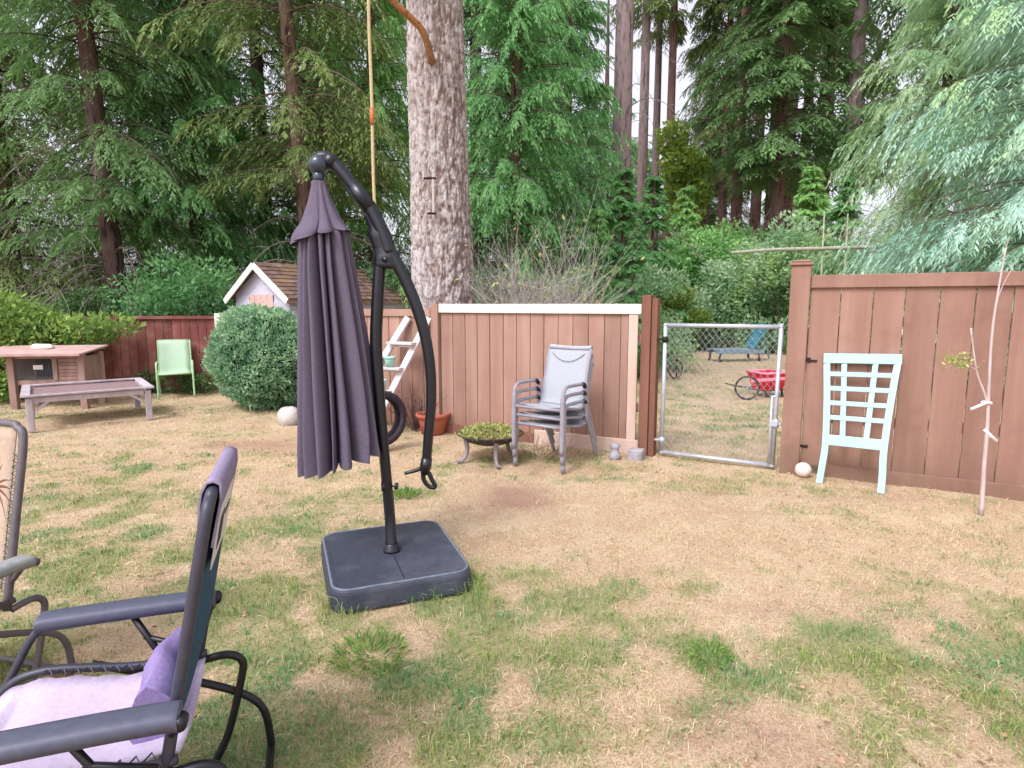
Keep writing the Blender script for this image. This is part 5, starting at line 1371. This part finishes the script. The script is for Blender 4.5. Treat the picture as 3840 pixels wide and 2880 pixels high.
# bleached pole on two posts behind the tall fence
def pole_rail():
    Y = 13; a, b = P(2740, 948, Y), P(3290, 925, Y)
    t = thing('pole_trellis', 'bleached horizontal pole on thin uprights behind the tall fence', 'trellis', V3((a[0]+b[0])/2, Y, 0))
    m = MB(); m.tube(bez([a, P(2900, 936, Y), P(3080, 932, Y), b], 6), np.linspace(.03, .045, 19), 8); m.build('rail', 'palewood', t)
    for px, top in ((3092, 790), (3180, 800)):
        q = P(px, top, Y+.05); bt = V3(P(px, 930, Y)[0], Y+.05, 0)
        m = MB(); m.tube([bt, V3(bt[0], Y+.05, 2.0), q], [.03, .022, .012], 7); m.build('upright', 'palewood', t)
pole_rail()

# ================================================================= BEYOND THE GATE
def chaise():
    b = G(2775, 1356); d = unit(V3(.985, .17, 0)); n = V3(-d[1], d[0], 0)
    at = lambda s, o, z: b+d*s+n*o+V3(0, 0, z); A = (d, n, (0, 0, 1))
    t = thing('chaise_lounge', 'teal slatted chaise lounge on the lawn beyond the gate', 'chaise', b)
    m = MB()
    for o in (0, .62): m.box(at(.0, o, .27), (.72, .022, .05), A, .006)
    m.build('side_frame', 'bluegrey', t)
    m = MB()
    for k in range(9): m.box(at(-.66+k*.125, .31, .33), (.052, .29, .011), A, .003, random.random())
    m.build('seat_slats', 'bluegrey', t)
    m = MB(); bd = unit(d*.50+V3(0, 0, .86)); bn = np.cross(n, bd)
    for k in range(7): m.box(at(.46, .31, .36)+bd*(.06+k*.112), (.05, .29, .011), (bd, n, bn), .003, random.random())
    m.build('backrest', 'teal', t)
    m = MB()
    for o in (.05, .57): m.bar(at(.46, o, .34), at(.46, o, .34)+bd*.84, .03, .03)
    m.bar(at(.93, .05, .05), at(.72, .05, .62), .03, .03); m.bar(at(.93, .57, .05), at(.72, .57, .62), .03, .03); m.build('back_support', 'teal', t)
    for s in (-.62, .62):
        for o in (.03, .59):
            m = MB(); m.bar(at(s, o, -.01), at(s*.93, o, .25), .045, .05); m.build('leg', 'iron', t)
chaise()
def spoked(m_t, m_s, c, R, ax, n=14, r=.012):
    ax = unit(ax); x = unit(np.cross(ax, V3(0, 0, 1))); z = np.cross(x, ax)
    ring = [c+R*(math.cos(a)*x+math.sin(a)*z) for a in np.linspace(0, 2*math.pi, 28, endpoint=False)]
    m_t.tube(ring, r, 7, closed=True)
    for k in range(n):
        a = k*2*math.pi/n; m_s.tube([c+ax*(.03 if k % 2 else -.03), c+(R-.006)*(math.cos(a)*x+math.sin(a)*z)], .003, 4, cap=False)
    m_s.tube([c-ax*.045, c+ax*.045], .02, 8)
def barrow():
    w = G(2800, 1500); d = unit(V3(.95, .31, 0)); n = V3(-d[1], d[0], 0); A = (d, n, (0, 0, 1))
    t = thing('garden_cart', 'red tub garden cart with a spoked wheel on the lawn beyond the gate', 'cart', w+d*.45)
    at = lambda s, o, z: w+d*s+n*o+V3(0, 0, z)
    for o in (0.,):
        mt_, ms_ = MB(), MB(); spoked(mt_, ms_, at(0, o, .205), .19, n if o else unit(n+d*.55), 14, .018)
        wh = mt_.build('wheel', 'iron', t); ms_.build('spokes', 'wire', wh)
    m = MB(); m.tube([at(0, -.05, .205), at(0, .3, .205)], .012, 8); m.build('axle', 'iron', t)
    m = MB()
    zb, zt = .13, .43
    B = [at(.44, .08, zb), at(.80, .08, zb), at(.80, .40, zb), at(.44, .40, zb)]; T = [at(.36, 0, zt), at(.88, 0, zt), at(.88, .48, zt), at(.36, .48, zt)]
    m.add(B+T, [(3, 2, 1, 0), (0, 1, 5, 4), (1, 2, 6, 5), (2, 3, 7, 6), (3, 0, 4, 7)])
    Bi = [p+V3(0, 0, .012)*1 for p in B]; Ti = [p*.97+np.mean(T, 0)*.03 for p in T]
    m.add(Bi+Ti, [(0, 1, 2, 3), (4, 5, 1, 0), (5, 6, 2, 1), (6, 7, 3, 2), (7, 4, 0, 3)]); m.build('tub', 'redtub', t)
    m = MB()
    for a, b in zip(T, T[1:]+T[:1]): m.tube([a, b], .018, 7)
    m.bar(at(.05, -.03, .325), at(.95, -.03, .345), .025, .05); m.build('rim', 'pinkrim', t)
    m = MB(); m.bar(at(.83, .1, -.01), at(.80, .1, .14), .03, .03); m.bar(at(.83, .5, -.01), at(.80, .5, .14), .03, .03); m.build('leg', 'iron', t)
    m = MB(); m.tube(bez([at(.0, .05, .21), at(.4, .03, .13), at(.9, .05, .15)], 5), .012, 7); m.tube(bez([at(.0, .57, .21), at(.4, .57, .13), at(.9, .57, .15)], 5), .012, 7); m.build('chassis', 'iron', t)
barrow()
def lone_wheel():
    c = G(2532, 1420)+V3(0, 0, .215); a, b = MB(), MB(); spoked(a, b, c, .2, V3(.5, -.86, .05), 12, .015)
    t = thing('spoked_wheel', 'old spoked wheel standing on the lawn near the gate hinge', 'wheel', c-V3(0, 0, .215)); a.build('rim', 'iron', t); b.build('spokes', 'iron', t)
    m = MB(); m.tube([c+V3(.04, .05, -.23), c+V3(.035, .05, .33)], .012, 6); m.build('stake', 'iron', t)
lone_wheel()
def hoops():
    t = thing('hoop_edging', 'row of low wire hoops edging the bed at the end of the lawn', 'edging', G(2640, 1305)); m = MB()
    for px in (2560, 2600, 2650, 2690, 2735):
        c = G(px, 1302); m.tube([c+V3(.36*math.cos(a), 0, .62*math.sin(a)-.01) for a in np.linspace(0, math.pi, 14)], .011, 6)
    m.build('hoops', 'iron', t)
    o = MB()
    c = G(2650, 1300); o.bar(c+V3(-2.4, .3, .06), c+V3(2.3, .5, .06), .12, .16, bev=.01)
    ob = o.build('timber_edging', 'bark_dark'); tag(ob, 'dark timber edging behind the wire hoops', 'edging')
hoops()
twiggy('dry_grass_clump', 'tall dry straw grass clump at the far bed behind the hoops', G(2610, 1300)+V3(0, .8, 0), 120, .9, .5, 'palewood', 44, .008, 'grass clump', base=1.4, gen=1)

# ================================================================= CAMERA, LIGHT, RENDER
cam = bpy.data.cameras.new('camera'); co = bpy.data.objects.new('camera', cam); COL.objects.link(co); sc.camera = co
cam.sensor_fit = 'HORIZONTAL'; cam.sensor_width = 36; cam.lens = 36*FOC/3840; cam.clip_start = .02; cam.clip_end = 2000
co.location = (0, 0, CAM_H); co.rotation_euler = (math.pi/2-PITCH, 0, 0)

SUN_EL, SUN_AZ = math.radians(52), math.radians(215)       # azimuth clockwise from +Y: behind the camera, to its left
sdir = V3(math.sin(SUN_AZ)*math.cos(SUN_EL), math.cos(SUN_AZ)*math.cos(SUN_EL), math.sin(SUN_EL))
sun = bpy.data.lights.new('sun', 'SUN'); sun.energy = 1.7; sun.angle = math.radians(14); sun.color = (1, .985, .97)
so = bpy.data.objects.new('sun', sun); COL.objects.link(so); so.rotation_euler = Vector(tuple(sdir)).to_track_quat('Z', 'Y').to_euler()

w = bpy.data.worlds.new('World'); sc.world = w; w.use_nodes = True; nt = w.node_tree
sky = nt.nodes.new('ShaderNodeTexSky'); sky.sky_type = 'NISHITA'; sky.sun_disc = False; sky.sun_elevation = SUN_EL; sky.sun_rotation = SUN_AZ; sky.air_density = 1.2; sky.dust_density = 4.0; sky.ozone_density = 1.0
hs = nt.nodes.new('ShaderNodeHueSaturation'); hs.inputs['Saturation'].default_value = .12; hs.inputs['Value'].default_value = 1.95
nt.links.new(sky.outputs[0], hs.inputs['Color']); nt.links.new(mixc(nt, 1.0, hs.outputs[0], (.97, .955, 1.06, 1), 'MULTIPLY'), nt.nodes['Background'].inputs['Color'])
nt.nodes['Background'].inputs['Strength'].default_value = .15

sc.view_settings.view_transform = 'Standard'; sc.view_settings.look = 'None'; sc.view_settings.exposure = 0; sc.view_settings.gamma = 1
sc.render.engine = 'CYCLES'; sc.cycles.use_denoising = True
sc.cycles.max_bounces = 6; sc.cycles.diffuse_bounces = 4; sc.cycles.glossy_bounces = 2; sc.cycles.transmission_bounces = 4; sc.cycles.transparent_max_bounces = 4
sc.render.filter_size = 1.6
